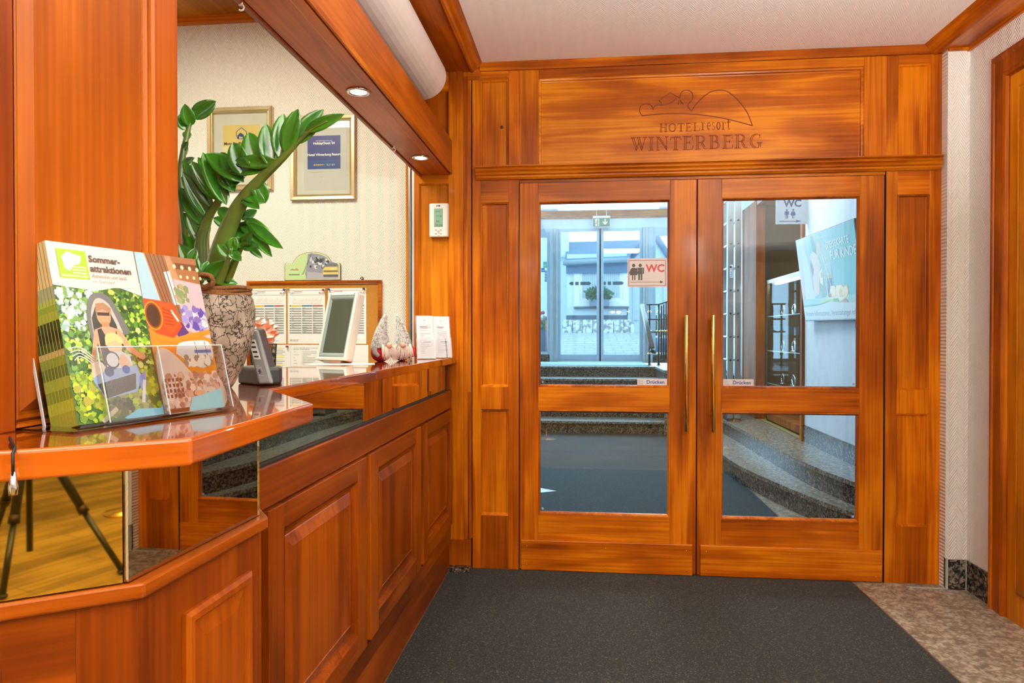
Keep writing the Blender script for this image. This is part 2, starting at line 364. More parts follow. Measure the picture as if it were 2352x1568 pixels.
# ceilings
struct(bx(-.55, 4.7, -7.1, 3.80, 2.69, 2.75).build('ceiling', WPC))
struct(bx(-3.2, -.95, -.2, 3.85, 3.06, 3.12).build('ceiling', wood('office_ceiling', 'y', (.30, .11, .02), (.44, .18, .035), (.55, .26, .07))))
jj = MB()
for x in (-2.95, -2.35, -1.75, -1.15): jj.box(x-.006, x+.006, -.2, 3.8, 3.052, 3.0601)
struct(jj.build('trim_3', W('y')))
struct(bx(-3.2, -.95, 3.765, 3.80, 3.02, 3.06).build('trim_4', W('x')))
struct(MB().box(-1.6, 2.0, 3.885, 12.3, 3.40, 3.46).box(-.72, 2.0, 3.785, 3.885, 3.40, 3.46).build('ceiling', mat('vestibule_white', 'E4ECEE', .6)))

# walls
struct(bx(-3.2, -.88, 3.80, 3.88, 0, 3.12).build('wall_office', WPX))
struct(bx(-3.26, -3.2, -3.7, 3.88, 0, 3.12).build('wall_office_left', WPY))
struct(bx(-3.2, -.99, -.26, -.2, 0, 3.12).build('wall_office_rear', WPX))
struct(bx(-1.05, -.99, -7.1, .35, 0, 2.75).build('wall_left', WPY))
struct(bx(XW, 1.97, 1.62, 3.85, 0, 2.75).build('wall_right', WPY))
struct(bx(1.97, 4.7, 1.62, 1.68, 0, 2.75).build('wall_right_return', WPX))
struct(bx(4.64, 4.7, -7.1, 1.62, 0, 2.75).build('wall_right_rear', WPY))
struct(bx(-1.0, 4.7, -7.1, -7.04, 0, 2.75).build('wall_back', WPX))
struct(bx(1.767, XW, 3.62, 3.85, 0, 2.66).build('wall_return', WPX))
# vestibule walls
m = MB().box(1.93, 2.0, 3.85, 6.36, 0, 3.46).box(1.93, 2.0, 8.7, 12.3, 0, 3.46).box(1.93, 2.0, 6.36, 8.7, 2.75, 3.46)
struct(m.build('wall_vestibule_right', mat('cool_white_wall', 'DDE3E8', .65, bump=(160, .25))))
struct(bx(-1.66, -1.6, 3.85, 12.3, 0, 3.46).build('wall_vestibule_left', mat('cool_white_wall', 'DDE3E8', .65)))
struct(MB().box(-.72, 1.93, 3.785, 3.83, 2.06, 3.46).box(-.72, -.345, 3.785, 3.83, 0, 2.06).box(-1.6, -.72, 3.885, 3.93, 0, 3.46).box(1.50, 1.93, 3.785, 3.83, 0, 2.06).build('wall_vestibule_front', mat('cool_white_wall', 'DDE3E8', .65)))
struct(MB().box(-1.6, -1.3, 12.2, 12.3, .775, 3.46).box(1.62, 1.93, 12.2, 12.3, .775, 3.46).box(-1.3, 1.62, 12.2, 12.3, 3.09, 3.46).box(-1.6, 2.0, 12.2, 12.3, -.1, .775).build('wall_entrance', mat('header_white', 'CBD6DA', .5)))
struct(bx(-1.6, 1.93, 12.15, 12.2, 3.30, 3.395).build('trim_5', W('x')))
struct(bx(-1.6, 1.93, 12.17, 12.2, 3.262, 3.285).build('trim_6', W('x')))

# ================================================================== DOOR PARTITION
TD = basis((0, Y0, 0), (1, 0, 0), (0, 0, 1), (0, -1, 0))     # u = x, v = z, w toward the hall
PART = thing('wall_partition', (.58, Y0, 0), kind='structure')
def fr(u0, u1, v0, v1, w0, w1): return MB().box(u0, u1, v0, v1, w0, w1, T=TD)
def part(mb, name, mtl, par, bevel=.0015): return mb.build(name, mtl, par, bevel)
# stiles and rails left and right of the doors, and header
for (a, b, c, d) in ((-.594, -.344, -.549, -.400), (1.505, 1.767, 1.560, 1.712)):
    part(fr(a, c, 0, 2.644, -.04, 0), 'stile', W('z'), PART)
    part(fr(d, b, 0, 2.644, -.04, 0), 'stile', W('z'), PART)
    for v0, v1 in ((0, .287), (.852, .973), (1.949, 2.09), (2.09, 2.136), (2.598, 2.644)): part(fr(c, d, v0, v1, -.04, 0), 'rail', W('z' if v1 < 1.9 else 'x'), PART)
    for v0, v1 in ((.287, .852), (.973, 1.949), (2.136, 2.598)):
        mm = MB().ring(TD, c, d, v0, v1, [(0, 0), (.003, -.004), (.006, -.004), (.010, -.014), (.012, -.015)], fill=True)
        part(mm, 'raised_panel', W('z'), PART, 0)
part(fr(-.344, -.241, 2.10, 2.644, -.04, 0), 'stile', W('z'), PART)
part(fr(1.397, 1.505, 2.10, 2.644, -.04, 0), 'stile', W('z'), PART)
part(fr(-.241, 1.397, 2.598, 2.644, -.04, 0), 'rail', W('x'), PART)
part(fr(-.241, 1.397, 2.09, 2.112, -.04, 0), 'rail', W('x'), PART)
HP = part(MB().ring(TD, -.241, 1.397, 2.112, 2.598, [(0, 0), (.004, -.005), (.012, -.007), (.016, -.015), (.02, -.016)], fill=True), 'carved_header_panel', wood('cherry_figured', 'x', (.32, .062, .003), (.56, .155, .005), (.76, .30, .018), coarse=1.2), PART, 0)
part(fr(-.553, 1.767, 2.644, 2.69, -.04, .012), 'top_board', W('x'), PART)
part(fr(-.62, -.553, 2.60, 2.75, -.10, .004), 'top_board', W('x'), PART)
# ribbed ledge moulding over the doors
pr = [(2.068, 0), (2.068, .012), (2.078, .020), (2.086, .020), (2.092, .030), (2.100, .032), (2.106, .026), (2.112, .036), (2.119, .038), (2.124, .033), (2.130, .046), (2.136, .046), (2.138, 0)]
mm = MB().prism([(v, ww) for v, ww in pr], -.572, 1.757, T=lambda v, ww, u: TD(u, v, ww)); part(mm, 'ledge_moulding', W('x'), PART, 0)
part(fr(-.344, 1.505, 2.052, 2.09, -.05, -.006), 'door_head', W('x'), PART)
part(fr(1.499, 1.5045, 0, 2.055, -.05, -.02), 'jamb_gap', GAPM, PART, 0)
part(MB().box(-.3455, -.3435, 0, 2.068, -.03, .0005, T=TD), 'jamb_gap', GAPM, PART, 0)
part(MB().box(1.502, 1.5056, 0, 2.068, -.03, .0005, T=TD), 'jamb_gap', GAPM, PART, 0)
# plugs / knot on the left upper panel
part(MB().ball(TD(-.437, 2.352, -.0145), .008, 10, (1, .3, 1.2)), 'knot', mat('knot', '3A1606', .6), PART, 0)

# ---- carved logo and lettering: grooves lie in the header panel as thin dark beads
GROOVE = mat('carved_groove', '7A2C06', .5)
def lg(px, py): return at(px, py, y=Y0+.0155)
def zoomc(x, y): return lg(1440+x*340/2352, 180+y*180/1245)
def bead(mb, pts, r=.0026): mb.tube(pts, r, 6)
def smooth(P, k=6):
    out = []
    for i in range(len(P)-1):
        p0, p1, p2, p3 = P[max(i-1, 0)], P[i], P[i+1], P[min(i+2, len(P)-1)]
        for j in range(k):
            t = j/k; out.append(tuple(.5*((2*b)+(-a+c)*t+(2*a-5*b+4*c-d)*t*t+(-a+3*b-3*c+d)*t**3) for a, b, c, d in zip(p0, p1, p2, p3)))
    return out+[P[-1]]
mb = MB()
curves = [
 [(240, 590), (205, 530), (205, 470), (240, 420), (310, 402), (370, 415), (405, 455), (415, 495)],
 [(415, 495), (430, 455), (470, 425), (530, 422), (552, 432)],
 [(850, 305), (850, 260), (880, 205), (950, 185), (1020, 210), (1048, 270), (1040, 330), (985, 395), (970, 430), (990, 475), (1030, 508)],
 [(1030, 508), (1120, 385), (1230, 280), (1350, 205), (1480, 185), (1600, 210), (1720, 300), (1830, 420), (1920, 560), (1995, 750)],
 [(240, 592), (500, 565), (800, 556), (1100, 570), (1400, 608), (1700, 670), (1995, 750)],
 [(552, 420), (650, 405), (740, 360), (780, 310)]]
for c in curves: bead(mb, [zoomc(*p) for p in smooth(c)])
for c in ([(552, 432), (545, 372), (505, 360), (690, 225), (840, 312)], [(850, 350), (895, 408)], [(815, 415), (820, 360), (860, 400)]): bead(mb, [zoomc(*p) for p in c])
mb.build('carved_logo', GROOVE, HP)
# serif outline alphabet: polylines in a box one unit high
def arcp(cx, cy, rx, ry, a0, a1, n=14): return [(cx+rx*math.cos(math.radians(a0+(a1-a0)*i/n)), cy+ry*math.sin(math.radians(a0+(a1-a0)*i/n))) for i in range(n+1)]
S = lambda x0, x1, y=0: [(x0, y), (x1, y)]
def stem(x, wd=.13, y0=0, y1=1): return [[(x, y0), (x, y1)], [(x+wd, y0), (x+wd, y1)]]
GLY = {
 'W': (1.25, [S(-.02, .34, 1), S(.42, .78, 1), S(.95, 1.25, 1), [(.06, 1), (.40, 0)], [(.20, 1), (.47, .2)], [(.40, 0), (.62, .72)], [(.50, 1), (.84, 0)], [(.64, 1), (.90, .2)], [(.84, 0), (1.14, 1)]]),
 'I': (.50, [S(.02, .46, 1), S(.02, .46)]+stem(.17)),
 'N': (1.0, [S(0, .26, 1), S(.72, 1, 1), S(0, .30), [(.14, 0), (.14, 1)], [(.14, 1), (.86, 0)], [(.26, 1), (.86, .16)], [(.86, 0), (.86, 1)]]),
 'T': (.90, [[(.02, .72), (.05, 1), (.85, 1), (.88, .72)], [(.10, .90), (.38, .95)], [(.51, .95), (.80, .90)], S(.24, .66)]+stem(.38)),
 'E': (.86, [[(.0, 1), (.76, 1), (.77, .74)], [(.0, 0), (.78, 0), (.82, .28)], [(.29, .52), (.56, .52)], [(.56, .40), (.56, .64)], [(.29, .94), (.62, .93)]]+stem(.14)),
 'R': (1.0, [S(0, .42), [(0, 1), (.5, 1)]+arcp(.5, .75, .26, .25, 90, -90)+[(.28, .5)], arcp(.5, .75, .15, .2, 90, -90), [(.46, .5), (.70, .06), (.80, 0), (.96, .04)], [(.58, .48), (.80, .12)]]+stem(.14)),
 'B': (.92, [[(0, 1), (.48, 1)]+arcp(.48, .77, .22, .23, 90, -90)+[(.28, .54)], arcp(.5, .27, .28, .27, 90, -90)+[(0, 0)], arcp(.5, .27, .17, .21, 90, -90), arcp(.46, .77, .13, .18, 90, -90)]+stem(.14)),
 'G': (1.05, [arcp(.52, .5, .46, .52, 45, 300), arcp(.56, .5, .36, .45, 95, 265), [(.84, .72), (.84, 1)], [(.60, .36), (1.02, .36)], [(.75, .36), (.75, .06)], [(.87, .36), (.87, .04)]]),
 'H': (1.0, [S(0, .36, 1), S(0, .36), S(.62, .98, 1), S(.62, .98), [(.24, .52), (.74, .52)]]+stem(.12, .12)+stem(.74, .12)),
 'O': (1.02, [arcp(.5, .5, .46, .52, 0, 360, 24), arcp(.5, .5, .33, .47, 0, 360, 24)]),
 'L': (.82, [S(0, .40, 1), [(0, 0), (.76, 0), (.80, .30)]]+stem(.14)),
 'r': (.60, [S(.0, .38), S(.02, .2, .66), [(.16, 0), (.16, .66)], [(.23, 0), (.23, .42)]+arcp(.41, .46, .17, .19, 165, 40, 8)+[(.56, .50), (.50, .52)]]),
 'e': (.58, [[(.06, .36), (.52, .36)]+arcp(.29, .35, .23, .33, 0, 310, 16), arcp(.31, .35, .15, .28, 60, 300, 10)]),
 's': (.48, [arcp(.23, .50, .16, .17, 30, 250, 10)+arcp(.25, .17, .17, .17, 80, -160, 10)]),
 'o': (.60, [arcp(.29, .34, .25, .34, 0, 360, 18), arcp(.29, .34, .17, .29, 0, 360, 18)]),
 't': (.54, [[(.16, .95), (.16, .12)]+arcp(.29, .12, .13, .12, 180, 330, 6), [(.22, .9), (.22, .15)], S(-.02, .50, .66), S(.0, .46, .63)]),
}
def carve(word, x0, zb, h, wtot, name, shear=0, r=.0016):
    mb = MB(); tot = sum(GLY[c][0] for c in word)+.12*(len(word)-1); k = wtot/tot; x = 0
    for c in word:
        wd, ls = GLY[c]
        for ln in ls: bead(mb, [TD(x0+(x+px_)*k, zb+py_*h, -.0155) for px_, py_ in ln], r)
        x += wd+.12
    return mb.build(name, GROOVE, HP)
carve('WINTERBERG', .243, 2.208, .068, .665, 'carved_lettering')
carve('HOTEL', .388, 2.302, .042, .205, 'carved_lettering', r=.0013)
carve('resort', .600, 2.306, .056, .150, 'carved_lettering', r=.0013)

# ================================================================== GLAZED DOORS
def glazed_door(name, x0, x1, g0, g1, hx, kx0, kx1):
    D = thing(name, ((x0+x1)/2, Y0+.02, 0), kind='structure')
    B = lambda u0, u1, v0, v1: fr(u0, u1, v0, v1, -.048, -.004)
    part(B(x0, g0-.0, .006, 2.050), 'stile', W('z'), D); part(B(g1, x1, .006, 2.050), 'stile', W('z'), D)
    for v0, v1 in ((.006, .300), (.850, .974), (1.950, 2.050)): part(B(g0, g1, v0, v1), 'rail', W('x'), D)
    for v0, v1 in ((.300, .850), (.974, 1.950)):
        part(MB().ring(TD, g0-.0002, g1+.0002, v0-.0002, v1+.0002, [(0, -.0035), (.003, -.003), (.006, -.008), (.010, -.016), (.012, -.024)]), 'glazing_bead', W('z'), D, 0)
        part(MB().ring(TD, g0+.007, g1-.007, v0+.007, v1-.007, [(0, -.030), (0, -.020), (.003, -.020), (.003, -.030)], close=True), 'seal', mat('pale_seal', 'C9B8A6', .4), D, 0)
        part(fr(g0+.008, g1-.008, v0+.008, v1-.008, -.029, -.024), 'pane', GLD, D, 0)
        mbv = MB()
        mbv.lathe([(.006, 0), (.0065, .001), (.005, .0012)], (0, 0, 0), 16, T=lambda a, b, c, q=(g0+.022 if x0 < 0 else g1-.022), r=v0+.024: TD(q+a, r+b, -.0235+c))
        part(mbv, 'pane_mark', mat('etched_mark', '9DB4BC', .4), D, 0)
    kb = part(fr(kx0, kx1, .004, .163, -.004, .010), 'kick_board', W('x'), D, .003)
    sc = MB()
    for u in (kx0+.03, (kx0+kx1)/2, kx1-.03):
        for v in (.03, .13): sc.ball(TD(u, v, .0102), .0035, 6, (1, .4, 1))
    sc.build('screw', BRASS, kb)
    h = part(MB().tube([TD(hx, .755, .052), TD(hx, 1.349, .052)], .0105, 16), 'handle', BRASS, D, .001)
    st = MB().tube([TD(hx, .83, .05), TD(hx, .83, -.005)], .008, 10).tube([TD(hx, 1.27, .05), TD(hx, 1.27, -.005)], .008, 10); st.build('handle_stud', BRASS, h)
    return D
glazed_door('door_1', -.341, .5755, -.242, .442, .519, -.332, .557)
glazed_door('door_2', .5815, 1.499, .703, 1.383, .652, .597, 1.492)
struct(bx(.5757, .5813, Y0+.03, Y0+.045, .006, 2.05).build('trim_7', RUB))

# stickers on the door glass
YG = Y0+.0235
def on_glass(x, z): return basis((x, YG, z), (1, 0, 0), (0, 0, 1), (0, -1, 0))
def figure_w(a, x, y, s, c):
    a.disc(x, y+.88*s, .10*s, c); a.poly([(x-.10*s, y+.74*s), (x+.10*s, y+.74*s), (x+.24*s, y+.30*s), (x-.24*s, y+.30*s)], c)
    a.line([(x-.13*s, y+.70*s), (x-.25*s, y+.40*s)], .06*s, c); a.line([(x+.13*s, y+.70*s), (x+.25*s, y+.40*s)], .06*s, c)
    a.rect(x-.10*s, x-.03*s, y, y+.30*s, c); a.rect(x+.03*s, x+.10*s, y, y+.30*s, c)
def figure_m(a, x, y, s, c):
    a.disc(x, y+.88*s, .10*s, c); a.rect(x-.14*s, x+.14*s, y+.36*s, y+.75*s, c)
    a.line([(x-.19*s, y+.74*s), (x-.19*s, y+.38*s)], .07*s, c); a.line([(x+.19*s, y+.74*s), (x+.19*s, y+.38*s)], .07*s, c)
    a.rect(x-.12*s, x-.02*s, y, y+.36*s, c); a.rect(x+.02*s, x+.12*s, y, y+.36*s, c)
a = Art(on_glass(.231, 1.504)); a.rect(-.006, .198, -.006, .145, 'E9E4E2'); a.rect(0, .191, 0, .134, '9A2F35'); a.rect(.0025, .1885, .0025, .1315, 'F0ECE9')
figure_w(a, .026, .030, .088, '3A3432'); figure_m(a, .060, .030, .088, '3A3432'); a.text(.090, .074, .054, 'WC', 'C9202C', bold=.0016)
a.line([(.01, .020), (.165, .020)], .0022, '2C2826'); a.poly([(.162, .012), (.180, .020), (.162, .028)], '2C2826')
tag(a.build('toilet_sign', None), 'white WC sign with red letters and black arrow on the left door glass', 'sign')
for x, lab in ((.277, 'white and blue push sticker low on the left door pane'), (.716, 'white and blue push sticker low on the right door pane')):
    a = Art(on_glass(x, .9822)); a.rect(0, .153, 0, .037, 'E9E9EA')
    a.text(.047, .0105, .0265, 'Drücken', '1E2F8C', bold=.0005); textlines(a, .006, .034, .028, 5, .005, .0018, '8C8F98', random.Random(3))
    tag(a.build('push_sticker', None), lab, 'sticker')

# ================================================================== LEFT CORNER POST, COUNTER OPENING
CP = thing('wall_post', (-.76, 3.66, 0), kind='structure')
TP = basis((0, 3.66, 0), (1, 0, 0), (0, 0, 1), (0, -1, 0))
def fp(u0, u1, v0, v1, w0, w1): return MB().box(u0, u1, v0, v1, w0, w1, T=TP)
part(fp(-.91, -.60, 0, 2.645, -.13, -.014), 'core', W('z'), CP)
part(fp(-.720, -.640, .155, 2.645, -.014, 0), 'stile', W('z'), CP)
part(fp(-.906, -.880, 1.13, 2.645, -.014, 0), 'stile', W('z'), CP)
part(fp(-.880, -.720, 2.545, 2.645, -.014, 0), 'rail', W('x'), CP)
part(fp(-.880, -.720, 2.055, 2.10, -.014, 0), 'rail', W('x'), CP)
part(MB().ring(TP, -.880, -.720, 2.10, 2.545, [(0, 0), (.008, -.008), (.012, -.012)], fill=True), 'raised_panel', wood('cherry_plain', 'z', (.26, .06, .008), (.42, .105, .011), (.52, .15, .018)), CP, 0)
part(MB().ring(TP, -.880, -.720, 1.13, 2.055, [(0, 0), (.006, -.006), (.009, -.011)], fill=True), 'raised_panel', WG('z'), CP, 0)
part(fp(-.640, -.618, .155, 2.62, -.03, -.008), 'bead', W('z'), CP)
part(fp(-.612, -.597, .16, .945, -.03, -.004), 'bead', W('z'), CP)
part(fp(-.725, -.60, .0, .155, -.02, -.004), 'plinth_block', WD('z'), CP)
struct(bx(-.618, -.594, 3.69, 3.74, 0, 2.645).build('trim_8', GAPM))
struct(bx(-.76, -.60, 3.60, 3.655, -.01, .02).build('trim_9', GR_D))

# aluminium rail of the roller shutter and its wooden strip
t = thing('shutter_rail', (-.93, 3.73, 1.1), 'vertical aluminium shutter guide rail between office wall and corner post', 'rail')
bx(-.962, -.950, 3.70, 3.80, 1.05, 2.9).build('wood_strip', WG('z'), t)
bx(-.950, -.936, 3.70, 3.78, 1.05, 2.9).build('channel', ALU, t, .001)
bx(-.935, -.928, 3.71, 3.78, 1.05, 2.9).build('slot', BLACK, t)
bx(-.927, -.911, 3.69, 3.78, 1.05, 2.9).build('flange', mat('pale_alu', 'CFCBC6', .4, .4), t, .001)

# fascia beam with soffit
FB = thing('trim_10', (-.785, 2.4, 2.10), kind='structure')
part(MB().box(-.868, -.70, .2, 3.658, 2.106, 2.28), 'fascia', WF('y'), FB, .002)
part(MB().box(-.860, -.712, .2, 3.656, 2.098, 2.106), 'soffit_board', WF('y'), FB, 0)
part(MB().box(-.706, -.6985, .2, 3.656, 2.100, 2.12), 'lipping', W('y'), FB, .002)
part(MB().box(-.880, -.864, .2, 3.656, 2.092, 2.125), 'lipping', WD('y'), FB, .003)
part(MB().box(-.745, -.742, .2, 3.2, 2.0972, 2.0985), 'groove', mat('pale_line', 'C98B5A', .5), FB, 0)
# back board above the beam, wooden ceiling strip and cornice
struct(bx(-.96, -.885, .2, 3.80, 2.28, 3.06).build('trim_11', WF('y')))
struct(bx(-1.0, -.607, -7.1, 3.80, 2.645, 2.70).build('trim_12', WF('y')))
cpro = [(-.607, 2.645), (-.596, 2.636), (-.585, 2.640), (-.578, 2.652), (-.562, 2.660), (-.552, 2.672), (-.540, 2.690), (-.540, 2.70), (-.607, 2.70)]
struct(MB().prism(cpro, -7.1, 3.664, T=lambda x, z, y: Vector((x, y, z))).build('trim_13', W('y')))
# right border strip and cornice of the ceiling
struct(bx(1.745, XW+.01, 1.6, 3.664, 2.645, 2.70).build('trim_14', W('y')))
cpr2 = [(1.745, 2.645), (1.735, 2.636), (1.724, 2.640), (1.716, 2.652), (1.70, 2.660), (1.69, 2.672), (1.678, 2.690), (1.678, 2.70), (1.745, 2.70)]
struct(MB().prism(cpr2, 1.6, 3.664, T=lambda x, z, y: Vector((x, y, z))).build('trim_15', W('y')))
struct(MB().box(1.855, XW+.002, 1.6, 3.62, 2.628, 2.645).box(1.767, XW, 3.605, 3.62, 2.632, 2.645).build('trim_16', W('y')))

# spot lights in the soffit
for i, (x, y) in enumerate(((-.784, 2.369), (-.780, 3.279))):
    t = thing('ceiling_spotlight', (x, y, 2.098), ('round recessed spotlight in the beam soffit nearer the camera', 'round recessed spotlight in the beam soffit close to the corner post')[i], 'light', 'spotlights in the beam soffit')
    MB().lathe([(.040, 0), (.043, -.003), (.038, -.007), (.030, -.006), (.029, 0)], (x, y, 2.098), 32).build('trim_ring', CHROME, t)
    MB().lathe([(.028, -.0045), (.020, -.0075), (.004, -.008)], (x, y, 2.098), 24).build('lens', mat('lamp_lens', 'FFFFFF', .2, emit='EAF6FF', es=14), t)
    l = bpy.data.lights.new('spot_light', 'SPOT'); l.energy = 26; l.spot_size = 1.9; l.spot_blend = .8; l.shadow_soft_size = .03; l.color = (1, .9, .75)
    lo = bpy.data.objects.new('spot_light', l); COL.objects.link(lo); lo.location = (x, y, 2.080)
for i, (p, lab) in enumerate(((at(556, 0, z=2.1), 'small white cup hook screwed in the soffit edge at picture top'), (at(905, 335, z=2.095), 'small white cup hook in the soffit edge between the spotlights'))):
    h = MB(); q = Vector((p.x, p.y, 2.098)); k = .75 if i else .62
    pts = [q, q+Vector((0, 0, -.012))*k]+[q+Vector((.012*math.cos(a)-.004, 0, .012*math.sin(a)-.028))*k for a in [PI*.75-PI*1.5*j/10 for j in range(11)]]
    h.tube(pts, .0022, 8); tag(h.build('ceiling_hook', mat('white_hook', 'E8E4DC', .4)), lab, 'hook', 'hooks in the beam soffit')

# air curtain / long rounded unit
cx, cz, R_ = -.775, 2.48, .12
pf = []
for j in range(25):
    g = math.radians(200-220*j/24); pf.append((cx+R_*math.cos(g), cz+R_*math.sin(g)*1.0))
pf = [(cx-.11, cz-.10)]+[(cx-.11, cz+.11)]+[(cx+R_*math.cos(math.radians(g)), cz+.11*math.sin(math.radians(g))) for g in range(90, -91, -10)]+[(cx-.06, cz-.112)]
t = thing('air_curtain', (cx, 1.2, cz-.115), 'long white rounded air curtain unit running above the wooden fascia beam', 'air curtain')
MB().prism(pf, -.6, 3.28, T=lambda x, z, y: Vector((x, y, z))).build('housing', mat('white_plastic', 'D9CFC8', .35), t, .006, seg=3)
bx(cx-.045, cx+.01, -.5, 3.25, cz-.117, cz-.111).build('grille', BLACK, t)

# ================================================================== RECEPTION DESK
ZT = 1.13
WTP = thing('worktop', (-.85, 1.8, 1.10), 'glossy cherry counter top with a stepped-out bay and rounded edge', 'worktop')
outer = [(-.595, .662), (-.454, .766), (-.474, 1.179), (-.690, 1.470), (-.680, 3.655)]
main_poly = outer+[(-1.02, 3.655), (-1.10, 2.33), (-1.12, 1.3), (-1.12, .30)]
MB().prism(main_poly, ZT-.033, ZT).build('top_slab', WT('h'), WTP, .007, seg=4)
MB().prism([(-.602, .656), (-1.0, .345), (-1.12, .28), (-1.3, -.19), (-1.0, -.19), (-.80, .25), (-.612, .648)][0:1]+[(-.618, .640), (-1.0, .20), (-1.12, .20), (-1.12, .29)], ZT-.033, ZT).build('top_slab', WT('h'), WTP, .007, seg=4)
# strap between the two slabs
q0 = at(34, 1030, z=ZT+.002); q1 = at(30, 1092, y=q0.y-.006)
t = thing('strap', q0, 'thin black strap with silver clasp hanging over the counter edge at far left', 'strap')
MB().tube([q0+Vector((-.05, .05, .002)), q0, q0+Vector((.003, -.006, -.004)), q1], .0016, 8, flat=2).build('band', RUB, t)
MB().tube([q1+Vector((0, 0, .004)), q1+Vector((0, 0, -.012)), q1+Vector((0, 0, -.020))], [.0022, .0048, .0040], 10).build('clasp', CHROME, t)

DESK = thing('reception_desk', (-.75, 2.2, 0), 'cherry reception desk with framed panels and a bronze mirror band under the top', 'desk')
TK = basis((-.70, 0, 0), (0, 1, 0), (0, 0, 1), (1, 0, 0))       # main front: u = y, v = z
def dk(u0, u1, v0, v1, w0, w1): return MB().box(u0, u1, v0, v1, w0, w1, T=TK)
part(dk(1.2, 3.64, .0, 1.095, -.20, -.030), 'carcass', WD('z'), DESK, 0)
part(dk(1.38, 3.64, .864, .957, -.03, .0), 'top_rail', WD('y'), DESK, .003)
part(dk(1.38, 3.64, .17, .864, -.03, -.012), 'backing', WD('z'), DESK, 0)
part(dk(1.38, 3.64, .0, .17, -.04, -.012), 'plinth', WD('y'), DESK, .002)
part(dk(1.38, 3.64, .17, .235, -.012, -.004), 'bottom_rail', WD('y'), DESK, .002)
part(dk(1.36, 3.62, .959, 1.096, -.0275, -.016), 'mirror', MIRROR, DESK, 0)
part(dk(3.585, 3.64, .957, 1.096, -.03, -.008), 'end_stile', WD('z'), DESK, .001)
part(MB().box(1.38, 3.62, .955, .962, -.018, -.006, T=TK), 'mirror_bead', GAPM, DESK, 0)
for (a, b, c, d) in ((1.475, 2.175, 1.555, 2.085), (2.215, 2.925, 2.300, 2.838), (2.965, 3.630, 3.045, 3.560)):
    w0, w1 = -.012, .006
    part(dk(a, c, .248, .858, w0, w1), 'stile', WD('z'), DESK, .002); part(dk(d, b, .248, .858, w0, w1), 'stile', WD('z'), DESK, .002)
    part(dk(c, d, .248, .315, w0, w1), 'rail', WD('y'), DESK, .002); part(dk(c, d, .798, .858, w0, w1), 'rail', WD('y'), DESK, .002)
    part(MB().ring(TK, c, d, .315, .798, [(0, w1), (.006, w1-.003), (.007, w1-.008), (.016, w1-.012), (.017, w1-.017), (.028, w1-.018), (.030, w1-.016), (.058, w1-.005), (.060, w1-.007)], fill=True), 'raised_panel', wood('panel_cherry', 'z', (.14, .023, .002), (.27, .055, .004), (.37, .092, .008), coarse=1.3), DESK, 0)
# the bay: two facets, a jog, with mirror, ledge, panels
LP = [(-.98, .425), (-.627, .686), (-.513, .765), (-.503, 1.066), (-.70, 1.33)]     # ledge outline
def off(P, d):
    out = []
    for i, p in enumerate(P):
        a = Vector(P[max(i-1, 0)]); b = Vector(P[i]); c = Vector(P[min(i+1, len(P)-1)])
        t1 = (b-a).normalized() if i else (c-b).normalized(); t2 = (c-b).normalized() if i < len(P)-1 else t1
        n1 = Vector((-t1.y, t1.x)); n2 = Vector((-t2.y, t2.x)); k = (n1+n2).normalized(); k = k/max(.35, k.dot(n1)); out.append((b.x+k.x*d, b.y+k.y*d))
    return out
def band(P, din, dout, z0, z1):
    A = off(P, dout); B = off(P, din); return MB().prism(A+B[::-1], z0, z1)
part(band(LP, .05, 0.0, .940, .959), 'ledge', WD('h'), DESK, .003)
part(band(LP, .07, .0125, .0, .940), 'bay_front', WD('z'), DESK, .001)
part(band(LP, .10, .030, .959, 1.096), 'mirror_backing', GAPM, DESK, 0)
ML = [(-.9, .5055), (-.532, .7525), (-.5195, 1.062)]     # mirror glass face
for i, (p, q) in enumerate(((( -.98, .440), (-.5345, .7575)), ((-.5290, .7600), (-.5180, 1.0600)), ((-.5175, 1.066), (-.700, 1.315)))):
    d = Vector((q[0]-p[0], q[1]-p[1])).normalized(); n_ = Vector((-d.y, d.x))*.006
    o_ = MB().prism([p, q, (q[0]+n_.x, q[1]+n_.y), (p[0]+n_.x, p[1]+n_.y)], .961, 1.0965).build('mirror', MIRROR if i else mat('gold_mirror', (.74, .52, .13), .02, 1), DESK)
def facet(p, q, name='facet'):
    d = Vector((q[0]-p[0], q[1]-p[1], 0)); L_ = d.length; d.normalize(); return basis((p[0], p[1], 0), d, (0, 0, 1), (d.y, -d.x, 0)), L_
FP = off(LP, .0125)
PRF = [(0, 0), (0, .006), (.006, .010), (.014, .010), (.018, .004), (.045, .007)]
T_, L_ = facet(FP[2], FP[3]); part(MB().ring(T_, .085, .255, .10, .885, PRF, fill=True), 'raised_panel', WD('z'), DESK, 0)
T_, L_ = facet(FP[1], FP[2]); part(MB().box(.070, L_-.0005, 0, .939, 0, .0035, T=T_), 'corner_board', wood('dark_corner_board', 'z', (.15, .024, .002), (.28, .05, .004), (.38, .08, .007)), DESK, .001)
part(MB().box(-.02, .070, .0, .939, 0, .002, T=T_), 'face_board', WD('h'), DESK, 0)
T_, L_ = facet(FP[0], FP[1]); part(MB().ring(T_, .10, L_-.0, .10, .885, PRF, fill=True), 'raised_panel', WD('z'), DESK, 0)

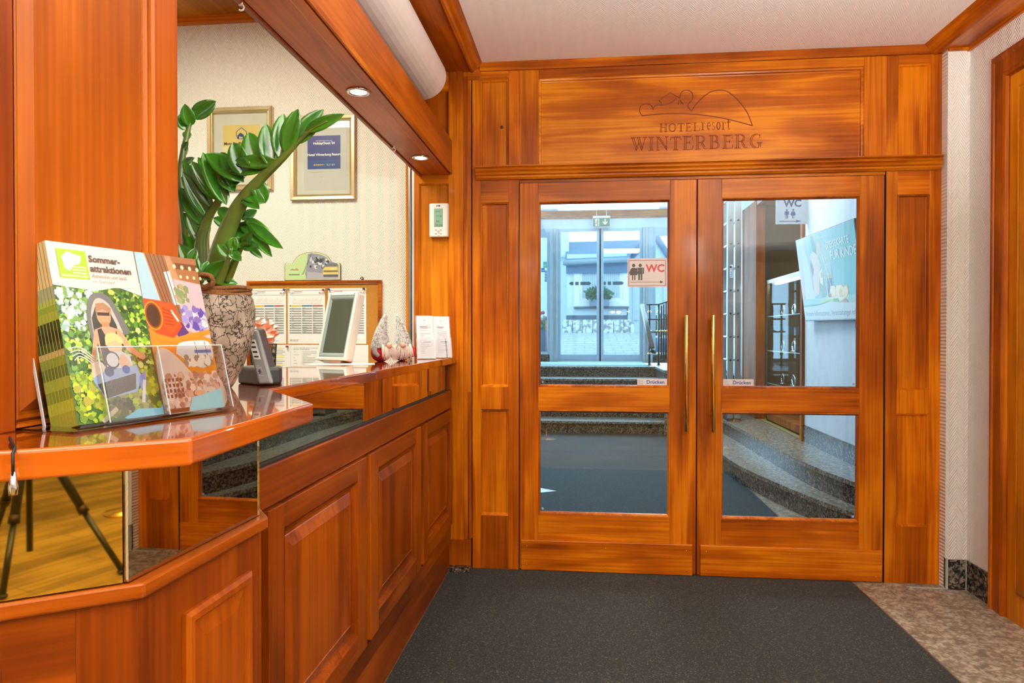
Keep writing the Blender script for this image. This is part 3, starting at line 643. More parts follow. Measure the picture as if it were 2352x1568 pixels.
# ================================================================== WOODEN COLUMN ON THE COUNTER (left)
CO = thing('wall_column', (-.74, .8, ZT), kind='structure')
TC = basis((-.70, 0, 0), (0, 1, 0), (0, 0, 1), (1, 0, 0))
def cc(u0, u1, v0, v1, w0, w1): return MB().box(u0, u1, v0, v1, w0, w1, T=TC)
part(cc(.30, 1.142, ZT, 2.645, -.20, -.012), 'core', W('z'), CO)
part(cc(1.078, 1.144, ZT, 2.645, -.012, 0), 'stile', wood('column_stile', 'z', (.24, .045, .004), (.36, .075, .006), (.45, .11, .010)), CO, .002)
part(cc(.30, .794, ZT, 2.645, -.012, 0), 'stile', wood('red_stile', 'z', (.20, .036, .004), (.30, .060, .006), (.38, .085, .010)), CO, .002)
part(MB().ring(TC, .794, 1.078, ZT+.004, 2.70, [(0, 0), (.004, -.003), (.006, -.010), (.010, -.006), (.014, -.011), (.018, -.011), (.034, -.002)], fill=True), 'raised_panel', wood('column_panel', 'z', (.26, .055, .004), (.40, .105, .006), (.50, .155, .014), coarse=1.1), CO, 0)

# ================================================================== THINGS ON THE COUNTER
# --- brochure holder with two stacks
ub = Vector((.070, .253, 0)).normalized(); nb = Vector((ub.y, -ub.x, 0)); th = math.radians(14)
vb = Vector((0, 0, math.cos(th)))-nb*math.sin(th); wb = nb*math.cos(th)+Vector((0, 0, math.sin(th)))
O_ = Vector((-.632, .812, ZT+.006))
TB = basis(O_, ub, vb, wb)       # u along, v up the cover, w out of the cover
BWID, BH = .130, .242
B2 = .113
rnd = random.Random(5)
GRN = ['2E4A12', '4C7A1A', '6E9A22', '8CB32E', '3A5C16', 'A8C04A', '5E8A3C', 'B8C878']
def cover_one(T):
    a = Art(T, 8.9e-6); w_, h_ = BWID, BH
    a.rect(0, w_, 0, h_, 'DDD6CC'); a.rect(0, w_, 0, h_*.76, '34561A')
    a.blobs(0, w_, .03, h_*.76, 900, .0042, GRN+['1E3A0E', '24400E'], rnd); a.blobs(0, w_*.45, h_*.5, h_*.75, 110, .0045, ['A9C6C0', '7FA79A', 'C8DCD6', '5E8A3C'], rnd)
    a.blobs(w_*.0, w_, 0, h_*.28, 260, .005, ['7E9A1C', 'A2B420', '5B7416', '8E8C30'], rnd)
    a.poly([(0, h_*.80), (0, h_*.755), (w_*.45, h_*.735), (w_*.72, h_*.765), (w_, h_*.72), (w_, h_*.80)], 'DDD6CC')
    a.rect(.012, .053, .193, .233, '8DB010'); a.poly([(.018, .222), (.026, .230), (.046, .225), (.042, .214), (.034, .212), (.026, .203), (.020, .207)], 'EDF0DC')
    for i in range(3): a.rect(.030, .050, .2085-i*.004, .2105-i*.004, 'DDE6B8')
    a.rect(.014, .051, .1955, .1985, 'C8D890')
    a.text(.056, .219, .0128, 'Sommer-', '4A3A30', bold=.0004); a.text(.056, .2055, .0128, 'attraktionen', '4A3A30', bold=.0004)
    a.text(.057, .197, .0068, 'Adrenalin und Spaß', '8A7A6C'); a.text(.057, .189, .0068, 'im Sommer!', '8A7A6C')
    # slide hood behind the woman, woman, boy, sledge
    a.poly(smooth([(.040, .10), (.038, .14), (.046, .168), (.062, .176), (.078, .168), (.090, .145), (.100, .12)], 4), '5A5C58')
    a.poly(smooth([(.044, .10), (.044, .14), (.052, .163), (.062, .168), (.074, .160), (.082, .14), (.088, .12)], 4), 'A8A49C')
    a.poly([(.044, .095), (.045, .14), (.054, .158), (.070, .158), (.080, .13), (.082, .10)], '2C2E28')
    a.disc(.063, .143, .0105, 'C88A66', ry=.0135); a.poly([(.052, .148), (.054, .160), (.066, .162), (.076, .154), (.074, .146), (.063, .153)], '8E6A4C')
    a.rect(.054, .072, .1435, .148, '2A1E18'); a.rect(.058, .069, .120, .134, 'B8744E')
    a.poly([(.046, .124), (.058, .128), (.070, .128), (.084, .124), (.098, .100), (.112, .088), (.108, .082), (.090, .094), (.082, .108), (.080, .08), (.050, .08), (.047, .106), (.036, .070), (.030, .074)], 'C88E6C')
    a.poly([(.050, .124), (.056, .126), (.062, .112), (.074, .112), (.078, .124), (.080, .075), (.050, .075)], '2A2422')
    a.disc(.071, .102, .0115, 'D8A880'); a.poly(smooth([(.058, .102), (.060, .116), (.072, .120), (.084, .112), (.084, .104), (.072, .110)], 4), 'D9B878')
    a.poly([(.056, .088), (.066, .094), (.080, .094), (.092, .086), (.094, .070), (.054, .070)], 'D5D8DC'); a.disc(.112, .086, .005, 'C88E6C')
    a.line(arcp(.064, .082, .010, .011, 0, 360, 14), .0022, '20242C')
    a.poly(smooth([(.030, .060), (.034, .078), (.046, .080), (.054, .066), (.050, .052)], 4), 'E2C6AE'); a.poly(smooth([(.072, .078), (.080, .090), (.090, .078), (.092, .066), (.084, .060)], 4), 'D9AE8C')
    a.poly([(.030, .058), (.046, .066), (.100, .074), (.104, .060), (.094, .036), (.044, .030), (.034, .048)], '8FA6C8')
    a.disc(.056, .066, .007, '1F2F5C'); a.disc(.082, .068, .006, '2C4890'); a.poly([(.036, .050), (.096, .062), (.092, .040), (.044, .030)], '3A302C'); a.poly([(.100, .056), (.112, .066), (.110, .044), (.100, .040)], '5C84C8')
    a.blobs(.040, .085, .002, .030, 20, .006, ['3C3A20', '54501E', '6C6A20', '2A2A16'], rnd)
    a.line([(.034, .000), (.058, .016)], .006, 'B8B49C'); a.line([(.100, .020), (.108, .052)], .005, 'D8DCD8')
    for i in range(4): a.line(smooth([(.004+i*.002, .098-i*.005), (.020, .100-i*.004), (.038, .086-i*.004)], 4), .0013, 'D0D8DC')
    a.poly([(.066, .002), (.090, .012), (.126, .010), (BWID, .016), (BWID, .000), (.07, 0)], '6FC0DC')
    return a
def cover_two(T):
    T0 = T; T = lambda x, y, z: T0(x*B2/BWID, y, z)
    a = Art(T, 8.9e-6); w_, h_ = BWID, BH; rn = random.Random(9)
    a.rect(0, w_, 0, h_, 'C87820')
    a.poly([(0, h_), (w_, h_), (w_, .12), (.045, .105), (0, .125)], 'A87C54'); a.poly([(0, h_), (.018, h_), (.034, .17), (0, .172)], '9DC0CC')
    a.poly([(.020, h_), (.060, h_), (.078, .135), (.040, .150)], '7C5434'); a.poly([(.052, .215), (.066, .218), (.074, .165), (.060, .163)], 'C8CCD0')
    for i in range(5): a.line([(.022+i*.008, h_), (.046+i*.006, .15)], .0014, '54341C')
    a.poly([(.072, h_), (w_, h_), (w_, .200), (.084, .205)], '8A5A34'); a.rect(.080, w_, .222, .232, '5C3820')
    for i in range(4): a.disc(.078+i*.017, .226-.0006*i, .0035, 'F2D8A0'); a.disc(.088+i*.015, .210, .0028, 'F2D8A0')
    a.poly([(.070, .205), (w_, .200), (w_, .110), (.076, .125)], 'B8A4A8'); a.blobs(.066, .100, .165, .200, 22, .007, ['6C7C50', '8A8C64', 'A08868'], rn)
    a.blobs(.070, w_, .120, .165, 34, .008, ['6A5A98', '8C84B8', 'C8B8C8', '4C3C84', 'D8C8C8'], rn); a.poly([(.046, .128), (.070, .138), (.082, .120), (.060, .112)], '4A2C5C')
    a.poly([(0, .172), (.060, .166), (.070, .130), (.046, .110), (0, .118)], 'C8401C'); a.poly([(.028, .166), (.060, .166), (.068, .135), (.044, .118), (.030, .132)], 'D84A18')
    a.disc(.014, .146, .017, '7C3414', ry=.021); a.disc(.014, .146, .013, '3C2410', ry=.017); a.line(arcp(.014, .146, .017, .021, 0, 360, 18), .0022, 'C8861C')
    a.line([(.052, .155), (.064, .138)], .004, 'D8D4D0')
    for i in range(5): a.line([(.034, .158-i*.006), (.054, .152-i*.005)], .0012, '8C2410')
    a.line([(0, .118), (.046, .108), (w_, .122)], .008, 'C87820'); a.line([(.0, .126), (.034, .098), (.080, .060), (w_, .056)], .007, 'C87820')
    a.poly(smooth([(.046, .088), (.056, .104), (.100, .108), (w_-.006, .104), (w_-.004, .080), (.100, .064), (.070, .074)], 4), 'C8CCD0')
    a.blobs(.056, w_-.006, .066, .086, 34, .006, ['B8A894', 'D8D0C4', '8C7C6C', 'E0D8CC'], rn); a.rect(.086, w_-.006, .088, .093, '3C6C98'); a.line([(.090, .106), (.092, .080)], .0012, '30302C'); a.line([(.112, .106), (.114, .084)], .0012, '30302C')
    a.poly(smooth([(0, .064), (.006, .092), (.026, .096), (.052, .078), (.080, .052), (w_, .050), (w_, 0), (0, 0)], 4), 'C8B8AC')
    a.blobs(.0, w_, .002, .060, 110, .006, ['A87868', 'C89C88', '8C5848', 'D8C4B4', 'B48C7C', '9C6C5C'], rn)
    for i in range(5):
        for j in range(4): a.rect(.010+i*.008, .0145+i*.008, .046-j*.008, .051-j*.008, '6C3C34')
    a.poly([(.050, 0), (.062, .020), (w_, .030), (w_, 0)], '8FD0DC'); a.disc(.105, .030, .012, 'C8C0A8', ry=.004); a.disc(.080, .026, .012, 'D0A080', ry=.004); a.poly([(0, 0), (.012, .006), (.052, .006), (.050, 0)], '7C3C20')
    return a
for si, (u0, cover, nn, lab, lab2, hgt) in enumerate(((0.0, cover_one, 8, 'front summer attractions brochure with woman and boy on green cover, left stack', 'thin brochure packed behind the front one in the left stack', BH), (BWID+.002, cover_two, 4, 'front orange brochure with resort photos on cover, right stack', 'thin brochure packed behind the front one in the right stack', BH))):
    BW_ = BWID if si == 0 else B2
    for k in range(nn):
        w1 = -.0062*k
        t = thing('brochure', TB(u0+BW_/2, 0, w1), lab if k == 0 else lab2, 'brochure', ('brochures in the left stack', 'brochures in the right stack')[si] if k else None)
        mb = MB(); nbn = 16; zc = [0]
        rb = random.Random(40+k)
        cols = ['8E8C24', 'A0A426', '6E7A1C', '8C9A30', '50601C', '74842A', 'B0A068', '3A4418', '1E2610', '2C3614', '98A83A', '7C9A2C', 'A4B85C', '9AA888', 'D8CC98', 'D8CC98', 'D8CC98', 'D8CC98']
        edges = [0, .02, .035, .05, .065, .08, .092, .1, .112, .125, .138, .150, .158, .166, .182, .20, .22, .232, BH]
        for i in range(18):
            c = lin(hexc(cols[i])) if si == 0 else lin(hexc('CFC4B4'))
            mb.box(u0+.0004, u0+BW_-.0004, edges[i], edges[i+1], w1-.0055, w1-.0003, T=TB, col=c)
        mb.build('pages', colmat('print_0.6_0', .6), t)
        if k == 0: cover(basis(TB(u0, 0, .0001), ub, vb, wb)).build('cover', t, .22)
        else: MB().box(u0+.0002, u0+BW_-.0002, 0, BH, w1-.0004, w1, T=TB, col=lin(hexc('7C8C3C'))).build('cover', colmat('print_0.6_0', .6), t)
t = thing('brochure_holder', TB(.135, 0, 0), 'clear acrylic leaflet holder with two pockets full of tall brochures', 'brochure holder')
def acp(*a): return MB().box(*a, T=TB)
acp(-.006, .254, -.004, .175, -.0545, -.0518).build('back_plate', ACR, t, .0008)
acp(-.006, .254, -.0055, -.002, -.052, .012).build('base_shelf', ACR, t, .0005)
for u0, u1 in ((.040, .128), (.133, .250)): acp(u0, u1, -.003, .098, .0085, .0110).build('pocket_front', ACR, t, .0008)
EDG = mat('acrylic_edge', 'D4DEE0', .1)
for u0, u1 in ((.036, .131), (.131, .2525)): acp(u0, u1, .0972, .0985, .0088, .0112).build('pocket_edge', EDG, t)
for u in (.0360, .1305, .2520): acp(u, u+.0012, -.003, .098, .0100, .0114).build('pocket_edge', EDG, t)
acp(-.0062, -.0050, -.004, .175, -.0545, -.050).build('back_edge', EDG, t)
for u in (.0362, .1292, .2505): acp(u, u+.0025, -.003, .098, -.05, .0110).build('pocket_side', ACR, t, .0005)
MB().prism([(-.700, .800), (-.610, .776), (-.545, 1.05), (-.635, 1.07)], ZT+.0003, ZT+.003).build('foot_plate', ACR, t, .0005)

# --- plant
PLY = 1.475
pc = at(497, 900, y=PLY); pc.z = ZT; pc.x = -.832
t = thing('potted_plant', pc, 'large ZZ plant with glossy leaves in a crackled grey-brown clay pot on the counter', 'plant')
POTM = granite('crackle_clay', (.30, .245, .18), (.045, .03, .02), (.36, .30, .23), 52, .7, .5)
nt = POTM.node_tree; vor = [n for n in nt.nodes if n.type == 'TEX_VORONOI'][0]; vor.feature = 'DISTANCE_TO_EDGE'
rmp = [n for n in nt.nodes if n.type == 'VALTORGB'][0].color_ramp.elements
rmp[0].position = .02; rmp[0].color = (.035, .022, .014, 1); rmp[1].position = .075; rmp[1].color = (.40, .33, .25, 1); rmp[2].position = .5; rmp[2].color = (.46, .39, .30, 1)
prof = [(.030, 0), (.050, .001), (.058, .012), (.078, .05), (.095, .095), (.104, .140), (.105, .175), (.100, .200), (.094, .208), (.088, .204), (.088, .190)]
MB().lathe([(r_*.93, z_) for r_, z_ in prof], pc, 48).build('pot', POTM, t)
MB().lathe([(.001, .186), (.088, .190), (.088, .180)], pc, 32).build('soil', mat('potting_soil', '2A1B10', .9, bump=(80, .8)), t)
rp = MB()
for k, (r0, zz) in enumerate(((.090, .209), (.087, .216), (.091, .221))):
    pts = [pc+Vector(((r0*.94+.004*math.sin(7*g))*math.cos(g), (r0*.94+.004*math.sin(5*g+k))*math.sin(g), zz+.003*math.sin(3*g+k))) for g in [2*PI*i/40 for i in range(41)]]; rp.tube(pts, .0045, 7)
kn = pc+Vector((.035, -.078, .232))
for k in range(6):
    pts = [kn+Vector(((.017+.0018*k)*math.cos(g), .006*math.sin(2*g+k)-.002*k, (.010+.0013*k)*math.sin(g))) for g in [2*PI*i/20 for i in range(21)]]; rp.tube(pts, .0035, 6)
ro = rp.build('twine', mat('jute_twine', '8A5A2A', .85, bump=(400, .6)), t)
LEAF = mat('leaf', '1F6A12', .22, coat=.6); 
nt = LEAF.node_tree; r_ = [n for n in nt.nodes if n.type == 'VALTORGB'][0].color_ramp.elements; r_[0].color = (.012, .085, .006, 1); r_[1].color = (.06, .30, .012, 1)
STEM = mat('stem', '4C6A18', .35, coat=.3); r_ = [n for n in STEM.node_tree.nodes if n.type == 'VALTORGB'][0].color_ramp.elements; r_[0].color = (.05, .075, .012, 1); r_[1].color = (.13, .21, .022, 1)
def leaf(base, dirv, up, L, wd, curl=.15, par=None, rr=random):
    d = dirv.normalized(); s = d.cross(up).normalized(); n_ = s.cross(d).normalized(); m = 9; mb = MB(); V = []
    for i in range(m+1):
        f_ = i/m; ww = wd*math.sin(PI*min(1, f_**.92))**.62*(1-.12*f_) if 0 < i < m else wd*.03
        c = base+d*L*f_-n_*curl*L*f_*f_
        for k in (-1, -.5, 0, .5, 1): V.append(c+s*ww*k+n_*abs(k)**1.3*ww*.45)
    mb.add(V, [(i*5+k, i*5+k+1, (i+1)*5+k+1, (i+1)*5+k) for i in range(m) for k in range(4)], None, True)
    # underside a little below
    V2 = [v-n_*.0012 for v in V]; mb.add(V2, [(i*5+k+1, i*5+k, (i+1)*5+k, (i+1)*5+k+1) for i in range(m) for k in range(4)], None, True)
    b = len(V); rim = [i*5 for i in range(m+1)]; rim2 = [i*5+4 for i in range(m+1)]
    for R in (rim, rim2):
        for i in range(m): mb.f.append([R[i], R[i+1], R[i+1]+b, R[i]+b]); mb.c.append(None); mb.sm.append(True)
    return mb.build('leaf', LEAF, par)
view = Vector((0, 0, EYE))
def stem_at(pts, y0, y1, r0, r1, n, L, wd, f0=.3, both=True, seed=1, tip=True, sag=.15):
    """pts are where the stem passes, as seen along its own depth y0..y1"""
    P = [at(px_, py_, y=y0+(y1-y0)*i/(len(pts)-1)) for i, (px_, py_) in enumerate(pts)]
    P = [Vector(q) for q in smooth([tuple(q) for q in P], 6)]; m = len(P)
    R = [r0*(1-i/(m-1))+r1*i/(m-1) for i in range(m)]
    so = MB().tube(P, R, 10).build('stem', STEM, t); rr = random.Random(seed)
    for k in range(n):
        f_ = f0+(1-f0)*k/max(1, n-1); i = min(m-2, int(f_*(m-1))); T_ = (P[i+1]-P[i]).normalized(); c = P[i]
        tov = (view-c).normalized(); side = T_.cross(tov).normalized()
        for s_ in ((1, -1) if both else (1,)):
            dd = (side*s_*(1.0)+T_*(.55+.35*f_)+tov*rr.uniform(-.35, .5)+Vector((0, 0, -sag if s_ < 0 else sag)))
            up = tov+side*s_*.2+Vector((0, 0, .5))
            leaf(c+side*s_*R[i]*.7, dd, up, L*(1-.25*f_)*rr.uniform(.88, 1.1), wd*rr.uniform(.9, 1.1), rr.uniform(.02, .25), so)
    if tip: leaf(P[-1], (P[-1]-P[-4]), (view-P[-1]).normalized()+Vector((0, 0, .5)), L, wd, .05, so)
# main arching frond (leaves only rise on its upper side)
def frond(pts, y0, y1, r0, r1, specs, seed=1):
    P = [at(px_, py_, y=y0+(y1-y0)*i/(len(pts)-1)) for i, (px_, py_) in enumerate(pts)]
    P = [Vector(q) for q in smooth([tuple(q) for q in P], 6)]; m = len(P)
    so = MB().tube(P, [r0*(1-i/(m-1))**1.25+r1 for i in range(m)], 12).build('stem', STEM, t); rr = random.Random(seed)
    for (bx_, by_, tx_, ty_, wpx) in specs:
        # base and tip seen in the photo; nearest stem depth is used
        best = min(range(m), key=lambda i: (at(bx_, by_, y=P[i].y)-P[i]).length); yy = P[best].y
        A = at(bx_, by_, y=yy); B = at(tx_, ty_, y=yy+rr.uniform(-.03, .02)); d = B-A
        leaf(A, d, (view-A).normalized()+Vector((rr.uniform(-.3, .1), 0, rr.uniform(.0, .35))), d.length, wpx*yy/FPX*.60, rr.uniform(-.05, .12), so)
frond([(492, 640), (512, 560), (545, 480), (590, 420), (650, 362), (706, 305), (752, 278)], 1.46, 1.40, .024, .0015,
      [(700, 302, 788, 262, 26), (676, 330, 742, 250, 40), (655, 352, 684, 250, 40), (640, 362, 652, 262, 40), (622, 385, 612, 282, 46), (596, 392, 570, 302, 48),
       (565, 405, 535, 326, 46), (560, 418, 470, 345, 44), (570, 380, 640, 378, 20), (545, 412, 508, 350, 34), (530, 430, 545, 380, 34), (640, 372, 532, 372, 30), (612, 386, 520, 392, 28), (520, 470, 466, 352, 42), (540, 440, 500, 400, 30), (590, 415, 610, 465, 36), (560, 440, 605, 462, 34), (560, 450, 596, 480, 30)], 3)
frond([(465, 640), (462, 560), (478, 500), (520, 440), (560, 405)], 1.52, 1.50, .014, .004,
      [(500, 460, 440, 370, 36), (478, 500, 420, 395, 34), (470, 520, 412, 430, 34), (490, 480, 415, 365, 30), (515, 445, 455, 362, 30), (530, 430, 475, 348, 34), (465, 545, 418, 485, 30), (462, 560, 430, 490, 26)], 4)
frond([(478, 640), (470, 560), (482, 500), (505, 470)], 1.58, 1.62, .011, .004, [(480, 510, 452, 560, 26), (500, 480, 545, 505, 26), (490, 500, 540, 530, 24)], 5)
frond([(440, 640), (428, 520), (415, 400), (432, 300), (446, 262)], 1.60, 1.62, .014, .003,
      [(440, 270, 496, 232, 34), (436, 290, 425, 240, 30), (430, 300, 412, 262, 30), (428, 320, 432, 300, 18), (420, 345, 432, 325, 14), (418, 360, 430, 335, 14), (418, 380, 445, 362, 16), (415, 400, 470, 420, 22), (412, 430, 480, 450, 24), (415, 450, 475, 480, 24), (420, 480, 470, 520, 26), (425, 520, 455, 590, 26)], 6)
frond([(505, 640), (520, 560), (545, 520), (570, 510)], 1.50, 1.46, .009, .003, [(545, 520, 560, 560, 22), (552, 515, 600, 545, 24), (568, 512, 652, 572, 26), (566, 518, 625, 590, 26), (560, 500, 628, 545, 24), (556, 505, 590, 482, 22), (540, 525, 520, 480, 22), (575, 512, 640, 565, 22), (548, 500, 560, 470, 24)], 7)
frond([(520, 645), (540, 600), (556, 565), (575, 560)], 1.44, 1.40, .008, .003, [(556, 568, 540, 545, 24), (560, 565, 596, 570, 26), (568, 560, 602, 592, 18), (550, 575, 530, 580, 22), (556, 565, 575, 535, 24), (545, 585, 528, 560, 18)], 8)
frond([(500, 650), (520, 610), (530, 570)], 1.42, 1.40, .008, .003, [(530, 575, 540, 545, 26), (528, 580, 555, 600, 24), (525, 590, 500, 560, 22)], 9)
frond([(460, 650), (440, 620), (420, 600)], 1.42, 1.38, .007, .003, [(455, 640, 412, 560, 40), (450, 640, 440, 590, 34), (470, 640, 520, 600, 34), (475, 645, 545, 650, 30), (440, 620, 412, 610, 26), (430, 610, 450, 570, 26), (465, 642, 480, 600, 30)], 10)

# --- card reader on a stand
t = thing('card_terminal', (-.78, 1.60, ZT), 'grey and black desk terminal seen from behind, leaning beside the plant pot', 'terminal')
A = at(605, 888, z=ZT); 
ud = Vector((.75, -.45, 0)).normalized(); nd = Vector((ud.y, -ud.x, 0)); lean = math.radians(33)
# tilted slab: side-on, leans left
TL = basis(Vector((-.722, 1.535, ZT+.006)), (-math.sin(lean), .15, math.cos(lean)), Vector((.12, -.99, 0)).normalized(), Vector((math.cos(lean), .1, math.sin(lean))).normalized())
c0 = at(607, 886, z=ZT); c1 = at(572, 760, y=c0.y+.02)
vv = (c1-c0); L_ = vv.length; vv.normalize(); dep = Vector((-.30, .954, 0)); nn_ = vv.cross(dep).normalized()
TL = basis(c0+Vector((0, 0, .003)), vv, dep, nn_)
hw = .030
Tn = basis(c0+Vector((0, 0, .004)), vv, Vector((.98, .15, 0)).normalized(), Vector((.15, -.98, -.05)).normalized())
MB().box(0, L_, -.012, .016, -.075, -.012, T=Tn).build('body', mat('dark_grey_plastic', '2C2C2B', .4), t, .008, seg=3)
MB().box(.0, L_*.99, -.014, .020, -.014, 0, T=Tn).build('back_shell', mat('grey_plastic', '6C6C68', .45), t, .006, seg=3)
MB().box(.062, .112, -.008, .008, 0, .0015, T=Tn).build('contact_panel', mat('pale_panel', 'C9C9C0', .4), t, .0005)
m_ = MB()
for k in (.067, .079, .091, .103): m_.box(k, k+.004, -.005, .005, .0015, .0022, T=Tn)
m_.build('slot', BLACK, t)
a = Art(basis(Tn(0, 0, .0004), (Tn(0, 1, 0)-Tn(0, 0, 0)), -(Tn(1, 0, 0)-Tn(0, 0, 0)), (Tn(0, 0, 1)-Tn(0, 0, 0))))
textlines(a, -.008, .008, -.018, 8, .0042, .0012, 'A8A8A0', random.Random(2)); a.build('print', t)
b0 = at(555, 880, z=ZT)
MB().prism([(b0.x-.02, b0.y+.08), (b0.x-.005, b0.y-.01), (c0.x-.012, c0.y-.0), (c0.x+.02, c0.y+.05), (c0.x-.01, c0.y+.12)], ZT, ZT+.042).build('cradle', mat('dark_grey_plastic', '2C2C2B', .4), t, .007, seg=3)

# --- mesh cup with copper foil
q = at(606, 846, z=ZT); q = Vector((-1.005, 2.10, ZT))
t = thing('mesh_cup', q, 'black wire mesh pen cup behind the terminal, stuffed with crumpled copper foil', 'cup')
m_ = MB()
for i in range(18):
    g = 2*PI*i/18
    m_.tube([q+Vector((.036*math.cos(g), .036*math.sin(g), .003)), q+Vector((.040*math.cos(g+.35), .040*math.sin(g+.35), .09))], .0011, 5)
    m_.tube([q+Vector((.036*math.cos(g), .036*math.sin(g), .003)), q+Vector((.040*math.cos(g-.35), .040*math.sin(g-.35), .09))], .0011, 5)
for z in (.003, .03, .06, .09): m_.tube([q+Vector(((.036+z*.045)*math.cos(g), (.036+z*.045)*math.sin(g), z)) for g in [2*PI*i/28 for i in range(29)]], .0016, 5)
m_.lathe([(.001, 0), (.036, .001), (.036, .003)], q, 20); m_.build('mesh_wall', BLACK, t)
rr = random.Random(4); m_ = MB(); n = 14
V = []
for i in range(n+1):
    for k in range(n):
        th_ = PI*i/n; g = 2*PI*k/n; r = .042*(.75+.45*rr.random()) if 0 < i < n else .035
        V.append(q+Vector((r*math.sin(th_)*math.cos(g), r*math.sin(th_)*math.sin(g), .122-r*1.1*math.cos(th_))))
m_.add(V, [(i*n+k, i*n+(k+1) % n, (i+1)*n+(k+1) % n, (i+1)*n+k) for i in range(n) for k in range(n)]); m_.build('crumpled_foil', mat('copper_foil', (.92, .62, .46), .3, .9), t)

# --- small monitor
BL = at(732, 832, z=ZT); a_ = math.radians(24)
um = Vector((math.cos(a_), -math.sin(a_), 0)); nm = Vector((-math.sin(a_), -math.cos(a_), 0)); tl = math.radians(15)
vm = Vector((0, 0, math.cos(tl)))-nm*math.sin(tl); wm = nm*math.cos(tl)+Vector((0, 0, math.sin(tl)))
BL = Vector((-1.135, 2.86, ZT+.012)); TMn = basis(BL, um, vm, wm); MW, MH = .168, .300
t = thing('small_monitor', BL+um*.08, 'small upright beige monitor with dark green-grey screen on the counter', 'monitor')
MB().box(0, MW, 0, MH, -.048, -.006, T=TMn).build('housing', mat('beige_plastic', 'D9D9CC', .45), t, .008, seg=3)
MB().ring(TMn, 0, MW, 0, MH, [(0, -.008), (.001, 0), (.010, .002), (.014, .001)], fill=False).build('front_frame', mat('beige_plastic', 'D9D9CC', .45), t)
MB().ring(TMn, .0135, MW-.0135, .022, MH-.024, [(-.008, .0012), (0, .0012), (.006, -.001), (.012, -.006)], fill=False).build('bezel', mat('blue_grey_bezel', '7E8C8A', .4), t)
MB().box(.012, MW-.012, .020, MH-.022, -.01, -.0052, T=TMn).build('screen', mat('dark_screen', '3A4032', .12), t)
a = Art(basis(TMn(0, 0, .0022), um, vm, wm)); a.rect(.012, .024, MH-.011, MH-.008, '8C8C84'); a.build('badge', t); a = Art(basis(TMn(0, 0, .0022), um, vm, wm)); a.disc(MW-.016, MH-.009, .003, '6C6C64'); a.build('power_mark', t)
MB().prism([(0, 0), (.10, 0), (.10, .07), (0, .07)], 0, .014, T=lambda x, y, z: BL+um*(.035+x)-nm*(.005+y)+Vector((0, 0, z-.012))).build('stand', mat('beige_plastic', 'D9D9CC', .45), t, .003)
a0 = Vector((-1.07, 2.62, ZT+.0005)); uu = Vector((.9, .3, 0)).normalized(); v2 = Vector((-uu.y, uu.x, 0))
for k in range(2):
    o_ = MB().box(.0, .24, -.02, .10, .0006*k, .0006*k+.0005, T=basis(a0+Vector((.01*k, .015*k, 0)), uu, v2, (0, 0, 1))).build('paper_sheet', mat('pale_green_paper', 'DCE4D8', .35))
    tag(o_, ('lower loose pale sheet lying on the counter before the monitor', 'upper loose pale sheet lying on the counter before the monitor')[k], 'paper')

